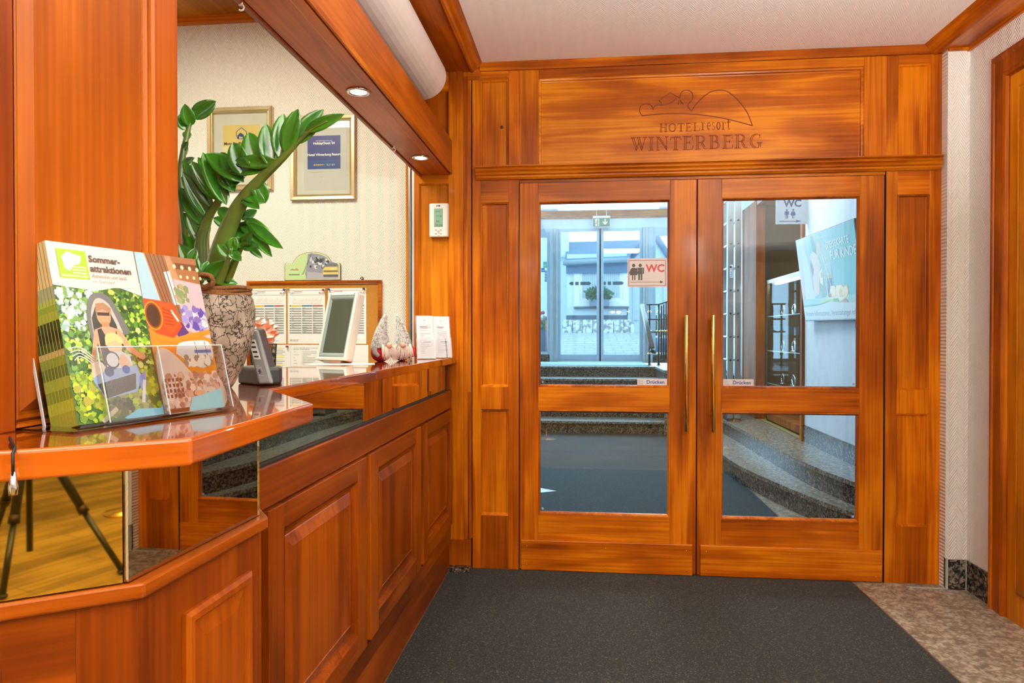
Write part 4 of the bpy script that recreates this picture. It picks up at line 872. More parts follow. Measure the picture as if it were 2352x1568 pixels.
# --- two plush gnomes
FUR = mat('grey_white_plush', 'DDDFDC', .9, bump=(300, 1.0)); fr_ = [n for n in FUR.node_tree.nodes if n.type == 'VALTORGB'][0].color_ramp.elements; fr_[0].color = (.42, .42, .42, 1); fr_[0].position = .42; fr_[1].position = .52; [n for n in FUR.node_tree.nodes if n.type == 'TEX_NOISE'][0].inputs['Scale'].default_value = 70; RED = mat('red_felt', 'B5121B', .85, bump=(300, .4)); SKIN = mat('nose_skin', 'D9A98C', .7); BEARD = mat('pale_beard', 'D8C6B8', .9)
def strands(n, f, rr, r=.0008):
    m_ = MB()
    for _ in range(n): m_.tube(f(rr), [r, r*.8, r*.3], 4, cap=False)
    return m_
for gi, (c, ang, bend, lab) in enumerate(((Vector((-.900, 3.02, ZT)), -.9, .012, 'plush gnome in red body with furry grey hat, turned sideways'), (Vector((-.832, 3.13, ZT)), 0.0, -.012, 'plush gnome with furry grey hat and round nose facing the room'))):
    t = thing('gnome_plush', c, lab, 'plush toy'); rr = random.Random(20+gi); fw = Vector((math.sin(ang)*-1 if gi == 0 else .35, -1, 0)).normalized()
    if gi == 0: fw = Vector((.9, -.45, 0)).normalized()
    sd = Vector((-fw.y, fw.x, 0))
    MB().ball(c+Vector((0, 0, .038)), .044, 18, (1, .95, .9)).build('body', RED, t)
    for s_ in (-1, 1): MB().tube([c+sd*s_*.040+Vector((0, 0, .062)), c+sd*s_*.050+fw*.012+Vector((0, 0, .040)), c+sd*s_*.044+fw*.030+Vector((0, 0, .024))], [.012, .012, .009], 10).build('arm', RED if s_ > 0 else mat('grey_felt', '8C8884', .9), t)
    H = .215
    hp = [(.040, .060), (.040, .070), (.033, .095), (.025, .125), (.018, .155), (.013, .180), (.009, .198), (.003, H)]
    mb = MB(); V = []; n = 24
    for r, z in hp:
        f_ = (z-.06)/(H-.06)
        for k in range(n):
            g = 2*PI*k/n; rj = r*(1+.06*rr.random()); V.append(c+Vector((rj*math.cos(g)+bend*f_*f_*2, rj*math.sin(g), z)))
    mb.add(V, [(i*n+k, i*n+(k+1) % n, (i+1)*n+(k+1) % n, (i+1)*n+k) for i in range(len(hp)-1) for k in range(n)], None, True); hat = mb.build('hat', FUR, t)
    def fz(rr):
        f_ = rr.random()**1.1; z = .066+(H-.07)*f_; r = .037*(1-f_)**.85+.004; g = rr.random()*2*PI
        p = c+Vector((r*math.cos(g)+bend*f_*f_*2, r*math.sin(g), z)); o_ = Vector((math.cos(g), math.sin(g), rr.uniform(-.7, .5)))
        return [p, p+o_*.003, p+o_*.006+Vector((0, 0, -.003))]
    strands(1100, fz, rr, .0006).build('fur', mat('plush_fur', 'F2F3F1', .9), hat)
    def fz2(rr):
        p, a, b = fz(rr); return [p, a, b]
    strands(110, fz2, rr, .0006).build('fur_flecks', mat('plush_flecks', '6E706E', .9), hat)
    MB().ball(c+fw*.050+Vector((0, 0, .072)), .013, 12).build('nose', SKIN, t)
    def bf(rr):
        a = rr.uniform(-.7, .7); p = c+fw*(.044*math.cos(a))+sd*.044*math.sin(a)+Vector((0, 0, .066)); z = rr.uniform(.004, .03)
        e = c+fw*(.056+.012*rr.random())+sd*(.050*math.sin(a)*1.2+rr.uniform(-.016, .016))+Vector((0, 0, z-.004*rr.random())); return [p, p.lerp(e, .5)+fw*.008, e]
    strands(150, bf, rr, .0010).build('beard', BEARD, t)
    for s_ in (-1, 1): MB().tube([c+fw*.040+sd*s_*.030+Vector((0, 0, .074)), c+fw*.050+sd*s_*.040+Vector((0, 0, .050)), c+fw*.054+sd*s_*.047+Vector((0, 0, .022))], [.006, .005, .002], 8).build('plait', BEARD, t)

# --- card holder with two white cards
t = thing('card_holder', (-.765, 3.45, ZT), 'clear acrylic holder with two pockets at the far end of the counter', 'card holder')
for k in range(2):
    o0 = Vector((-.800+.050*k, 3.30+.16*k, ZT+.004)); uu = Vector((.80, .60, 0)).normalized() if False else Vector((.92, .39, 0)).normalized(); nn_ = Vector((uu.y, -uu.x, 0)); tl = math.radians(14)
    v_ = Vector((0, 0, math.cos(tl)))-nn_*math.sin(tl); w_ = nn_*math.cos(tl)+Vector((0, 0, math.sin(tl))); T_ = basis(o0, uu, v_, w_)
    for j in range(3):
        c_ = thing('information_card', T_(.04, 0, -.0012*j), (('white printed information card in front of the left pocket', 'white printed information card in front of the right pocket')[k] if j == 0 else ('white card behind the front one in the left pocket', 'white card behind the front one in the right pocket')[k]), 'card', None if j == 0 else ('cards in the left pocket', 'cards in the right pocket')[k])
        MB().box(0, .082, 0, .215, -.0012*j-.0008, -.0012*j, T=T_).build('card', mat('lilac_white_card', 'E6DEE2', .45), c_)
        if j == 0:
            a = Art(basis(T_(0, 0, 0), uu, v_, w_)); a.disc(.040, .192, .005, 'B8B0B4'); a.rect(.028, .054, .182, .1835, 'C8C0C4')
            textlines(a, .016, .070, .165, 18, .0082, .0022, '9C94A0', random.Random(6+k)); a.rect(.016, .052, .157, .160, '6C6470'); a.rect(.030, .066, .080, .083, '6C6470'); a.build('print', c_)
    MB().box(-.004, .088, -.002, .100, .0035, .0055, T=T_).build('pocket_front', ACR, t)
    MB().box(-.004, .088, -.002, .215, -.0075, -.0055, T=T_).build('pocket_back', ACR, t)
    MB().box(-.004, .088, -.004, -.001, -.008, .0055, T=T_).build('pocket_base', ACR, t)

# --- weather station display on the post
t = thing('wall_thermostat', (-.765, 3.65, 1.77), 'white digital clock and thermometer mounted on the golden post panel', 'thermostat')
TTH = basis((-.822, 3.671-.0, 1.768), (1, 0, 0), (0, 0, 1), (0, -1, 0))
MB().prism([(0, 0), (.105, 0), (.105, .022), (.095, .030), (.010, .030), (0, .022)], 0, .178, T=lambda x, w_, z: TTH(x, z, w_)).build('case', mat('white_case', 'E8E9E6', .35), t, .006, seg=3)
a = Art(basis(TTH(0, 0, .0302), (1, 0, 0), (0, 0, 1), (0, -1, 0)))
a.rect(.028, .076, .052, .150, '7FA890'); a.rect(.040, .062, .160, .168, '55585A'); a.text(.041, .1615, .007, 'TFA', 'F0F0F0')
a.text(.034, .055, .017, '10:26', '2C3A32'); a.text(.040, .078, .014, '001', '3C4A42'); a.text(.040, .105, .013, '19 38', '4C5C52'); a.rect(.034, .058, .130, .138, '6C9480')
for i in range(2):
    for j in range(2): a.rect(.034+.026*i, .044+.026*i, .034-.020*j, .038-.020*j, '6C7074')
a.disc(.053, .026, .008, 'B8BCBC'); a.rect(.048, .060, .006, .008, '8C9090'); a.build('display', t)

# ================================================================== OFFICE WALL
def picture(px0, py0, px1, py1, label, draw, seed):
    A = at(px0, py1, y=3.80); B = at(px1, py0, y=3.80); w_, h_ = B.x-A.x, B.z-A.z
    T_ = basis((A.x, 3.80, A.z), (1, 0, 0), (0, 0, 1), (0, -1, 0)); t = thing('framed_certificate', (A.x+w_/2, 3.80, A.z), label, 'framed picture')
    MB().ring(T_, 0, w_, 0, h_, [(0, 0), (0, .020), (.004, .024), (.020, .022), (.026, .016), (.030, .019), (.034, .012), (.036, .004)]).build('frame', mat('champagne_gold', (.66, .55, .33), .3, .75), t)
    MB().box(.03, w_-.03, .03, h_-.03, 0, .006, T=T_).build('mount', mat('mount_card', 'D8D4C6', .7), t)
    a = Art(basis(T_(0, 0, .0063), (1, 0, 0), (0, 0, 1), (0, -1, 0)), 5e-5); draw(a, w_, h_); a.build('certificate', t)
    MB().box(.032, w_-.032, .032, h_-.032, .0105, .0125, T=T_).build('pane', GL, t)
def dr1(a, w_, h_):
    x0, x1, y0, y1 = w_*.23, w_*.80, h_*.16, h_*.79
    a.rect(x0, x1, y0, y1, 'E8D9A0'); a.rect(x0, x1, y1-.12, y1, 'E4C878')
    cx_, cy_ = (x0+x1)/2, y1-.055
    a.line([(cx_-.030, cy_-.010), (cx_-.030, cy_+.016), (cx_, cy_+.040), (cx_+.030, cy_+.016), (cx_+.030, cy_-.024), (cx_-.02, cy_-.024)], .004, '3A5484')
    a.poly([(cx_-.026, cy_-.008), (cx_-.006, cy_+.012), (cx_+.016, cy_-.002), (cx_+.010, cy_-.014)], '2C4478'); a.disc(cx_-.02, cy_-.016, .007, '2C4478'); a.disc(cx_+.014, cy_-.016, .007, '2C4478')
    a.text(cx_, y1-.112, .0235, 'Motorradfreundlicher', '26303C', 'CENTER', .0006); a.text(cx_, y1-.138, .0235, 'Hotelbetrieb', '26303C', 'CENTER', .0006)
    textlines(a, x0+.03, x1-.03, y1-.16, 2, .01, .0025, 'A89C78', random.Random(1))
def dr2(a, w_, h_):
    a.rect(w_*.20, w_*.86, h_*.12, h_*.84, 'C9C8C2'); x0, x1, y0, y1 = w_*.255, w_*.765, h_*.37, h_*.765
    a.rect(x0, x1, y0, y1, '2B3C8A'); a.rect(x0, x1, y1-.07, y1, '33348C'); a.rect(x0, x1, y0, y0+.05, '2C4A96'); cx_ = (x0+x1)/2
    a.text(cx_, y1-.032, .0085, 'WEITEREMPFOHLEN AUF', 'E8ECF6', 'CENTER'); a.text(cx_, y1-.048, .0175, "HolidayCheck '24", 'FFFFFF', 'CENTER', .0006)
    a.text(cx_, y1-.112, .0185, 'Hotel Winterberg Resort', 'FFFFFF', 'CENTER', .0005)
    for i in range(6): a.disc(x0+.040+i*.011, y0+.024, .0042, 'F0C040' if i < 5 else '8C98B8', 10)
    a.text(x0+.112, y0+.019, .0140, '5.2 / 6.0', 'FFFFFF'); textlines(a, w_*.30, w_*.72, y0-.018, 1, .01, .002, '9A9890', random.Random(1)); textlines(a, w_*.45, w_*.58, y0-.045, 1, .01, .002, '9A9890', random.Random(2)); textlines(a, w_*.45, w_*.55, y0-.075, 1, .01, .002, '9A9890', random.Random(2))
picture(480, 245, 628, 440, 'gold-framed certificate with yellow sheet, partly hidden by the plant leaves', dr1, 1)
picture(670, 264, 818, 462, 'gold-framed certificate with dark blue square in its middle', dr2, 2)

# cork board
T_ = basis((-1.907, 3.80, 1.00), (1, 0, 0), (0, 0, 1), (0, -1, 0)); CW, CH = .783, .553
t = thing('cork_board', (-1.515, 3.80, 1.0), 'cork pinboard in a narrow wooden frame on the office wall', 'pinboard')
MB().box(.01, CW-.01, .01, CH-.01, 0, .010, T=T_).build('cork', mat('cork', 'B8812E', .85, bump=(250, .5)), t)
MB().ring(T_, 0, CW, 0, CH, [(0, 0), (0, .020), (.003, .022), (.012, .022), (.015, .018), (.018, .019), (.021, .010)]).build('frame', W('x'), t)
def s40(a, w_, h_, sd):
    rr = random.Random(sd); a.rect(0, w_, 0, h_, 'EEF1EF'); a.rect(.012, w_-.006, h_-.013, h_-.011, '9A3A3C'); a.rect(.012, w_-.006, h_-.038, h_-.036, '9A3A3C')
    a.text(.014, h_-.032, .016, 'S40', '2C2C2C'); a.rect(.036, .085, h_-.020, h_-.017, '606060'); a.rect(.036, .080, h_-.027, h_-.025, '909090'); a.text(w_-.036, h_-.032, .015, 'RLG', '8C2A30', bold=.0004)
    x = .030
    while x < w_-.025: k = rr.uniform(.008, .026); a.line([(x, h_-.078), (x+k*.45, h_-.078+k)], .0008, '8A9A90'); a.rect(x, x+.002, h_-.086, h_-.0825, '505850'); x += .0062
    for i, c in enumerate(('E0BE48', '3E84A0', 'B85A58')): a.rect(.020+i*(w_-.03)/3, .018+(i+1)*(w_-.03)/3, h_-.102, h_-.094, c)
    a.rect(.012, .0185, h_-.102, h_-.094, '404448')
    for j in range(11):
        y = h_-.118-j*.0135
        for i in range(3): a.rect(.022+i*(w_-.03)/3, .017+(i+1)*(w_-.03)/3, y, y+.0062, '8E9694'); 
        for i in range(3):
            if rr.random() < .7: a.rect(.022+i*(w_-.03)/3, .030+i*(w_-.03)/3+.02*rr.random(), y+.008, y+.0100, 'A8AEAC')
        a.rect(.012, .019, y, y+.006, '505654')
    textlines(a, .012, w_*.8, .022+.0, 2, .006, .002, '9AA09E', rr)
labs = ['leftmost bus timetable sheet pinned in the cork board top row', 'middle bus timetable sheet pinned in the cork board top row', 'right bus timetable sheet on the cork board, partly behind the monitor']
for i, (x, w_) in enumerate(((-1.885, .207), (-1.668, .218), (-1.432, .220))):
    Tn = basis((x, 3.789, 1.198), (1, 0, 0), (0, 0, 1), (0, -1, 0)); t = thing('timetable_sheet', (x+w_/2, 3.789, 1.198), labs[i], 'paper', 'bus timetables on the cork board')
    a = Art(Tn, 1.5e-5); s40(a, w_, .312, 5+i); a.build('sheet', t)
for i, (x, w_, lab) in enumerate(((-1.755, .104, 'lower pinned sheet with yellow highlighted lines'), (-1.650, .45, 'wide lower pinned sheet with printed table left of the monitor'))):
    a = Art(basis((x, 3.7885, 1.04), (1, 0, 0), (0, 0, 1), (0, -1, 0)), 1.5e-5); a.rect(0, w_, 0, .152, 'EDF1EE')
    if i == 0:
        for j in range(11): a.rect(.012, .012+.07*(.6+.4*random.random()), .130-j*.0105, .134-j*.0105, 'D8DC3C' if j in (0, 4, 5, 6, 9) else '909894')
    else:
        textlines(a, .016, .16, .132, 2, .008, .003, '808886', random.Random(8)); textlines(a, .016, .052, .11, 6, .016, .0026, '9AA2A0', random.Random(9)); textlines(a, .07, .17, .112, 11, .0085, .0024, '9AA2A0', random.Random(10)); a.rect(.019+.045, .0198+.045, .02, .115, 'B0B8B4')
    tag(a.build('notice_sheet', None), lab, 'paper')
PC = [('2858A8', -1.882, 1.503), ('2858A8', -1.684, 1.503), ('C8A828', -1.662, 1.508), ('A82830', -1.456, 1.500), ('2858A8', -1.424, 1.503), ('202020', -1.222, 1.505), ('A82830', -1.668, 1.183), ('3C3C38', -1.70, 1.50)]
names = ['blue', 'blue', 'yellow', 'red', 'blue', 'black', 'red']
where = ['at the top left of the leftmost timetable', 'at the top right of the leftmost timetable', 'at the top left of the middle timetable', 'at the top right of the middle timetable', 'at the top left of the right timetable', 'at the top right of the right timetable', 'between the timetables and lower sheets']
for i in range(7):
    c, x, z = PC[i]; q = Vector((x, 3.788, z)); T_ = lambda a, b, cc, q=q: q+Vector((a, -cc, b))
    tag(MB().lathe([(.0015, -.002), (.0015, .004), (.006, .005), (.0045, .009), (.004, .014), (.006, .016), (.0055, .018)], q, 12, T=T_).build('push_pin', mat('pin_'+names[i], c, .3)), names[i]+' push pin '+where[i], 'pin')
# arched green plaque standing on the cork board
A = at(654, 645, y=3.79); B = at(782, 580, y=3.79); w_, h_ = B.x-A.x, B.z-A.z; A.z = 1.555
hh = h_*.62
outl = [(0, 0), (w_, 0), (w_, hh-.008), (w_-.004, hh), (w_*.86, hh)]+[(w_*.5+w_*.33*math.cos(g), hh+.004+(h_-hh)*math.sin(g)) for g in [PI*i/12 for i in range(1, 12)]]+[(w_*.14, hh), (.004, hh), (0, hh-.008)]
t = thing('rally_plaque', (A.x+w_/2, 3.785, A.z), 'arched pale green plaque with old yellow car, standing on the cork board top', 'plaque')
T_ = basis((A.x, 3.796, A.z), (1, 0, 0), (0, 0, 1), (0, -1, 0)); MB().prism(outl, 0, .008, T=T_).build('plate', mat('dark_green_edge', '6C7458', .4), t, .001)
ins = [(w_/2+(x-w_/2)*.975, .004+y*.955) for x, y in outl]; ins2 = [(w_/2+(x-w_/2)*.95, .007+y*.92) for x, y in outl]
a = Art(basis(T_(0, 0, .008), (1, 0, 0), (0, 0, 1), (0, -1, 0))); a.poly(ins, 'E8E4B0'); a.poly(ins2, 'B9D89C')
ph = [(x, y) for x, y in ins2 if x > w_*.45]; arc = [(w_*.38+.012*math.cos(g)*0+w_*.08*(1-math.sin(PI*k/8)), .007+(h_*.92)*k/8*.95) for k, g in enumerate([0]*9)]
a.poly([(w_*.97, .007), (w_*.97, hh*.90)]+[(w_*.5+w_*.31*math.cos(g), hh*.95+.004+(h_-hh)*.93*math.sin(g)) for g in [PI*i/12 for i in range(1, 8)]]+[(w_*.40, hh*.8), (w_*.37, hh*.4), (w_*.39, .007)], '8E93A2')
rr = random.Random(2); a.blobs(w_*.44, w_*.80, hh*.62, h_*.84, 36, .012, ['B8BCC4', '5C626C', '3E444C', 'D0D2D4', '78808C'], rr); a.poly([(w_*.40, .008), (w_*.97, .008), (w_*.97, .03), (w_*.41, .05)], 'A8ACB4')
a.poly([(w_*.69, .030), (w_*.69, .060), (w_*.73, .075), (w_*.95, .075), (w_*.965, .030)], 'D8C878'); a.poly([(w_*.74, .078), (w_*.77, .095), (w_*.94, .095), (w_*.95, .078)], '6C747C'); a.rect(w_*.70, w_*.96, .045, .055, '7C7044'); a.rect(w_*.70, w_*.96, .018, .032, '5C6068'); a.rect(w_*.82, w_*.91, .058, .066, 'E8E0A0')
a.text(w_*.09, .030, .018, 'WINTERBERG', '6C7C5C', bold=.0001) if False else a.rect(w_*.08, w_*.27, .030, .036, '7C8C68')
a.poly([(w_*.10, .058), (w_*.14, .068), (w_*.18, .062), (w_*.22, .070), (w_*.26, .058)], 'B89080'); a.text(w_*.335, .03, .014, 'Sauerland Historic 2021', '5C7C50', rot=1.15); a.build('print', t)
# tiny clip on the board edge
q = Vector((-1.235, 3.785, 1.556)); m_ = MB().tube([q+Vector((.008*math.cos(g), 0, .008+.007*math.sin(g))) for g in [2*PI*i/10 for i in range(11)]], .0022, 6).ball(q+Vector((.006, 0, .004)), .005, 8)
tag(m_.build('small_clip', mat('dark_metal', '3A2E22', .4, .8)), 'tiny dark metal clip on top edge of the cork board', 'clip')
# wooden door edge seen at far left of office behind plant
struct(MB().box(-2.36, -2.30, 3.76, 3.80, 0, 2.1).build('trim_17', W('z'))); struct(bx(-2.9, -2.36, 3.785, 3.80, 0, 2.06).build('door_4', mat('teal_glass', '8FC4C0', .3)))

# ================================================================== RIGHT WALL: door with architrave, granite skirting
ARC = thing('door_3', (XW, 3.0, 0), kind='structure')
TR = basis((XW, 0, 0), (0, -1, 0), (0, 0, 1), (-1, 0, 0))   # u = -y
pr_ = [(0, 0), (0, .022), (.010, .026), (.014, .030), (.030, .030), (.034, .024), (.095, .024), (.100, .030), (.115, .026), (.118, .012), (.128, .010)]
part(MB().ring(TR, -3.402, -2.20, -.20, 2.505, pr_), 'architrave', W('z'), ARC, 0)
part(MB().box(-3.275, -2.32, 0, 2.38, 0, .012, T=TR), 'leaf', WG('z'), ARC, 0)
part(MB().ring(TR, -3.215, -2.38, .12, 2.32, [(0, .012), (.002, .016), (.008, .0125), (.02, .017)], fill=True), 'raised_panel', WG('z'), ARC, 0)
struct(MB().box(XW-.009, XW, 3.402, 3.611, 0, .145).build('baseboard_right', GR_D))
struct(MB().box(1.776, XW-.009, 3.611, 3.62, 0, .145).build('baseboard_return', GR_D))
struct(MB().box(1.767, 1.775, 3.606, 3.63, 0, .150).box(XW-.012, XW-.006, 3.606, 3.618, 0, .148).box(1.60, XW, 3.611, 3.6205, .0, .004).build('trim_18', mat('silicone', 'A8B0A8', .5)))

# ================================================================== VESTIBULE
# five straight steps
ST = thing('stone_stair', (0, 8.85, 0), 'five wide granite steps up to the glass entrance, seen through the left door', 'stairs')
RZ = .155; NY = [8.85, 9.30, 9.65, 10.0, 10.52]; NX = [1.0, 1.0, 1.0, 1.0, 1.0]
for i, y in enumerate(NY):
    y1 = NY[i+1]+.03 if i < 4 else 12.17
    MB().box(-1.595, 1.06, y+.015, y+.05, i*RZ, (i+1)*RZ-.03).build('riser', GR_D, ST)
    MB().box(-1.595, 1.06, y-.012, y1, (i+1)*RZ-.03, (i+1)*RZ).build('tread', GR_L, ST, .002)
MB().box(1.06, 1.925, 8.87, 12.17, 0, .745).box(-1.595, 1.06, 10.57, 12.17, 0, .745).build('landing_block', GR_D, ST)
MB().box(1.05, 1.925, 9.4, 12.17, .745, .775).box(1.0, 1.05, 8.85, 8.88, 0, .5).build('landing_top', GR_L, ST)
tag(bx(-.75, .97, 10.62, 12.05, .7752, .782).build('door_mat', mat('blue_ribbed_mat', '5E7486', .9, bump=(120, .6))), 'blue-grey ribbed mat lying before the sliding glass entrance doors', 'door mat')
# curved side steps
SR = thing('stone_stair', (1.6, 5.5, 0), 'curved granite side steps climbing right, seen through the right door glass', 'stairs')
N1 = smooth([(1.86, 3.84), (1.654, 4.436), (1.47, 5.06), (1.30, 5.90), (1.256, 6.47), (1.22, 7.4), (1.15, 8.2), (1.06, 8.7)], 5)
N2 = smooth([(1.90, 3.84), (1.717, 4.61), (1.61, 5.34), (1.562, 6.615), (1.52, 7.82), (1.45, 8.5), (1.40, 8.84)], 5)
for i, Nn in enumerate((N1, N2)):
    far = [(1.925, Nn[-1][1]), (1.925, 3.84)]
    MB().prism([(x+.014, y) for x, y in Nn]+far, i*RZ, (i+1)*RZ-.03).build('riser', GR_D, SR)
    MB().prism(list(Nn)+far, (i+1)*RZ-.03, (i+1)*RZ).build('tread', GR_L, SR)
struct(MB().prism([(3.85, .31), (6.36, .31), (6.36, .455), (3.85, .455)], 1.918, 1.93, T=lambda y, z, x: Vector((x, y, z))).build('baseboard_vestibule', GR_D))
# opening in the right wall with wooden lining and a dim passage behind
WM = wood('matte_cherry', 'z', (.20, .04, .003), (.36, .09, .006), (.48, .15, .012), rough=.7, coat=0)
LN = thing('door_5', (1.93, 7.5, .31), kind='structure')
part(MB().box(1.905, 2.25, 6.36, 6.42, .31, 2.75), 'lining', WM, LN); part(MB().box(1.905, 2.0, 8.00, 8.70, .31, 2.75), 'lining', WM, LN); part(MB().box(1.905, 2.25, 6.42, 8.0, 2.69, 2.75), 'lining', W('y'), LN)
part(MB().box(1.90, 1.905, 8.0, 8.08, .31, 2.75).box(1.90, 1.905, 8.62, 8.70, .31, 2.75), 'lining_bead', WM, LN)
struct(MB().box(2.0, 4.2, 8.7, 8.76, 0, 3.4).box(4.2, 4.26, 6.0, 8.76, 0, 3.4).box(2.0, 4.2, 6.0, 6.06, 0, 3.4).box(2.0, 4.2, 6.0, 8.7, 2.8, 2.86).box(1.94, 4.2, 6.0, 8.7, .25, .31).build('wall_passage', mat('olive_wall', '8C7A44', .7)))
IN = thing('door_6', (2.6, 8.66, .31), kind='structure')
T_ = basis((0, 8.68, 0), (1, 0, 0), (0, 0, 1), (0, -1, 0)); part(MB().ring(T_, 2.12, 2.95, .30, 2.35, [(0, 0), (0, .04), (.09, .04), (.09, .01)]), 'frame', mat('grey_blue_frame', '6E7C88', .5), IN); part(MB().box(2.2, 2.87, .31, 2.27, .0, .02, T=T_), 'leaf', mat('ochre_leaf', '7C6434', .5), IN); part(MB().box(2.2, 2.87, 1.25, 1.35, .02, .03, T=T_), 'mid_rail', mat('grey_blue_frame', '6E7C88', .5), IN)
area('passage_lamp', (2.9, 7.4, 2.78), (0, 0, 0), .4, .4, 5, (1, .9, .65))

# ladder: two aluminium stiles edge-on, with rungs between two sides
LD = thing('aluminium_ladder', (1.66, 8.0, .31), 'tall folded aluminium ladder standing upright behind the right door glass', 'ladder')
LY = 7.75
xa = at(1671, 700, y=LY).x; xb = at(1688, 700, y=LY).x; xc = at(1704, 700, y=LY).x
for k, x in enumerate((xa, xb)):
    for yy in (LY, LY+.38):
        MB().box(x, x+.064, yy, yy+.022, .312, 3.15).build('rail', ALU, LD, .003)
    m_ = MB()
    for j in range(11):
        z = .47+j*.252; m_.tube([(x+.032, LY+.01, z), (x+.032, LY+.39, z)], .014, 10)
        
    m_.build('rung', ALU, LD)
    m_ = MB()
    for j in range(11): m_.ball((x+.032, LY-.002, .47+j*.252), .012, 8, (1, .4, 1))
    m_.build('rivet', mat('rivet', '4A4C4C', .3, .8), LD)
    MB().box(x-.003, x+.067, LY-.004, LY+.40, .3105, .34).build('foot', BLACK, LD)
a = Art(basis((xa+.020, LY-.0006, 1.86), (1, 0, 0), (0, 0, 1), (0, -1, 0))); a.rect(0, .040, 0, .15, '2A4A8C'); a.rect(.003, .037, .004, .146, 'D8DCE0'); a.text(.031, .012, .031, 'KRAUSE', '1E2F7C', rot=PI/2, bold=.0004); a.build('sticker', LD)

# WC flag sign on the wall corner
A = at(1782, 515, y=6.30); T_ = basis((A.x, 6.30, A.z), (1, 0, 0), (0, 0, 1), (0, -1, 0)); t = thing('toilet_flag_sign', (1.80, 6.30, A.z), 'white hanging WC flag sign with blue figures and arrow, beside the television', 'sign')
MB().box(0, .245, 0, .36, -.006, 0, T=T_).build('plate', mat('sign_white', 'E4E6EA', .4), t, .001)
a = Art(basis(T_(0, 0, .0002), (1, 0, 0), (0, 0, 1), (0, -1, 0))); figure_m(a, .092, .048, .085, '2A3C8C'); figure_w(a, .145, .048, .085, '2A3C8C'); a.line([(.025, .025), (.19, .025)], .006, '1E2C74'); a.poly([(.17, .012), (.215, .025), (.17, .038)], '1E2C74'); a.text(.066, .152, .085, 'WC', '2A3C6C', bold=.003); a.build('print', t)
MB().box(.236, .262, .0, .34, -.012, .002, T=T_).build('hinge_plate', WHITE, t, .001)

# television
c_bl = Vector((1.885, 6.135, 1.372)); c_tl = Vector((1.80, 6.165, 2.035)); c_tl.x = 1.800
L_ = 1.20; uh = Vector((.02, -1, -.012)).normalized(); c_bl = Vector((1.868, 6.12, 1.375)); vvt = Vector((-.085, .03, .655)); hT = .665; vvt = (vvt-uh*vvt.dot(uh)).normalized(); ww = uh.cross(vvt).normalized()
if ww.x > 0: ww = -ww
TT = basis(c_bl, uh, vvt, ww); TVt = thing('television', (1.90, 5.5, 1.37), 'wall-mounted flat television tilted forward, showing a pale turquoise menu advert', 'television')
MB().box(-.012, L_+.012, -.012, hT+.012, -.035, .004, T=TT).build('casing', BLACK, TVt, .003)
a = Art(basis(TT(0, 0, .0045), uh, vvt, ww), 4e-5); rr = random.Random(12)
for i in range(12): a.rect(L_*i/12, L_*(i+1)/12+.001, .115, hT, ['A4C4CC', 'A6C8D0', 'A0C8D0', '90C2CA', '88C0C8', '84C2CC', '80C4CE', '7CC4D0', '78C6D2', '76C8D4', '74C8D4', '72C8D4'][i])
a.poly([(0, .115), (.12, .115), (.22, .30), (.20, hT), (0, hT)], 'C2D0D6'); a.poly([(.02, .115), (.16, .115), (.10, .36), (.05, .36)], 'C09CA8'); a.poly([(0, .2), (.06, .2), (.09, .5), (.03, .52)], 'D4BCC4'); a.poly([(.06, .12), (.30, .12), (.24, .5), (.12, .62)], 'CCDDE2')
a.poly([(.34, hT), (.46, hT), (.56, .16), (.44, .13)], '6F9C84'); a.poly([(.40, hT), (.52, hT), (.72, .5), (.70, .16), (.60, .15)], '94C0B8'); a.poly([(.30, .40), (.36, .46), (.46, .50), (.50, .42), (.44, .34), (.40, .2), (.28, .18), (.30, .3)], 'E4CFC0')
a.poly([(.30, .44), (.30, .52), (.36, .545), (.42, .52), (.46, .50), (.38, .44)], 'EADACC'); a.poly([(.44, .52), (.47, .60), (.53, .60), (.53, .53), (.48, .48)], 'D9CDB4'); a.poly([(.27, .43), (.30, .48), (.34, .40), (.30, .34)], '8C5C54'); a.poly([(.44, .36), (.52, .40), (.52, .33), (.50, .26), (.44, .29)], 'E0E4D4'); a.disc(.50, .345, .022, 'B88C4C')
a.poly([(.555, .16), (.72, .15), (.70, .43), (.58, .42)], '9CC4C4'); a.poly([(.575, .16), (.705, .15), (.69, .31), (.60, .31)], '2E4C5C'); a.poly([(.60, .31), (.69, .31), (.69, .335), (.60, .335)], 'D0A460'); a.line([(.55, .50), (.70, .15)], .010, 'DCE8E8')
a.rect(0, L_, .115, .17, '9ED2CC'); a.disc(.75, .165, .22, 'C4DCC0', 30, .045); a.disc(.75, .17, .16, 'E4ECDC', 30, .03); a.blobs(.62, .98, .16, .25, 50, .035, ['EADFA4', 'F2E8BC', 'DCCB86', 'F6F0D0'], rr); a.blobs(.55, .66, .165, .195, 12, .015, ['7C5A4C', 'A07C64'], rr)
a.poly([(.42, .115), (.74, .125), (.72, .155), (.46, .15)], 'B8D860'); a.poly([(.66, .125), (.78, .128), (.76, .155), (.68, .155)], '54B878'); a.poly([(.78, .12), (.95, .12), (.9, .15)], 'C08C6C')
a.poly([(0, 0), (L_, 0), (L_, .115), (.9, .118), (.6, .135), (.4, .112), (.2, .110), (0, .118)], 'C4DCE4'); a.poly([(0, .105), (.2, .112), (.45, .120), (.6, .135), (.62, .145), (.4, .125), (0, .120)], '5C8C94')
a.text(.03, .030, .058, 'Weitere Informationen, Veranstaltungen erhalten Sie auf', '3C6470'); a.text(.66, .53, .075, 'SPEISEKARTE', 'E4F2F4'); a.text(.72, .44, .095, 'FÜR KINDER', 'E4F2F4')
a.build('screen', TVt, .25, .60)
MB().box(.45, .75, .10, .24, -.05, -.035, T=TT).build('wall_bracket', BLACK, TVt)
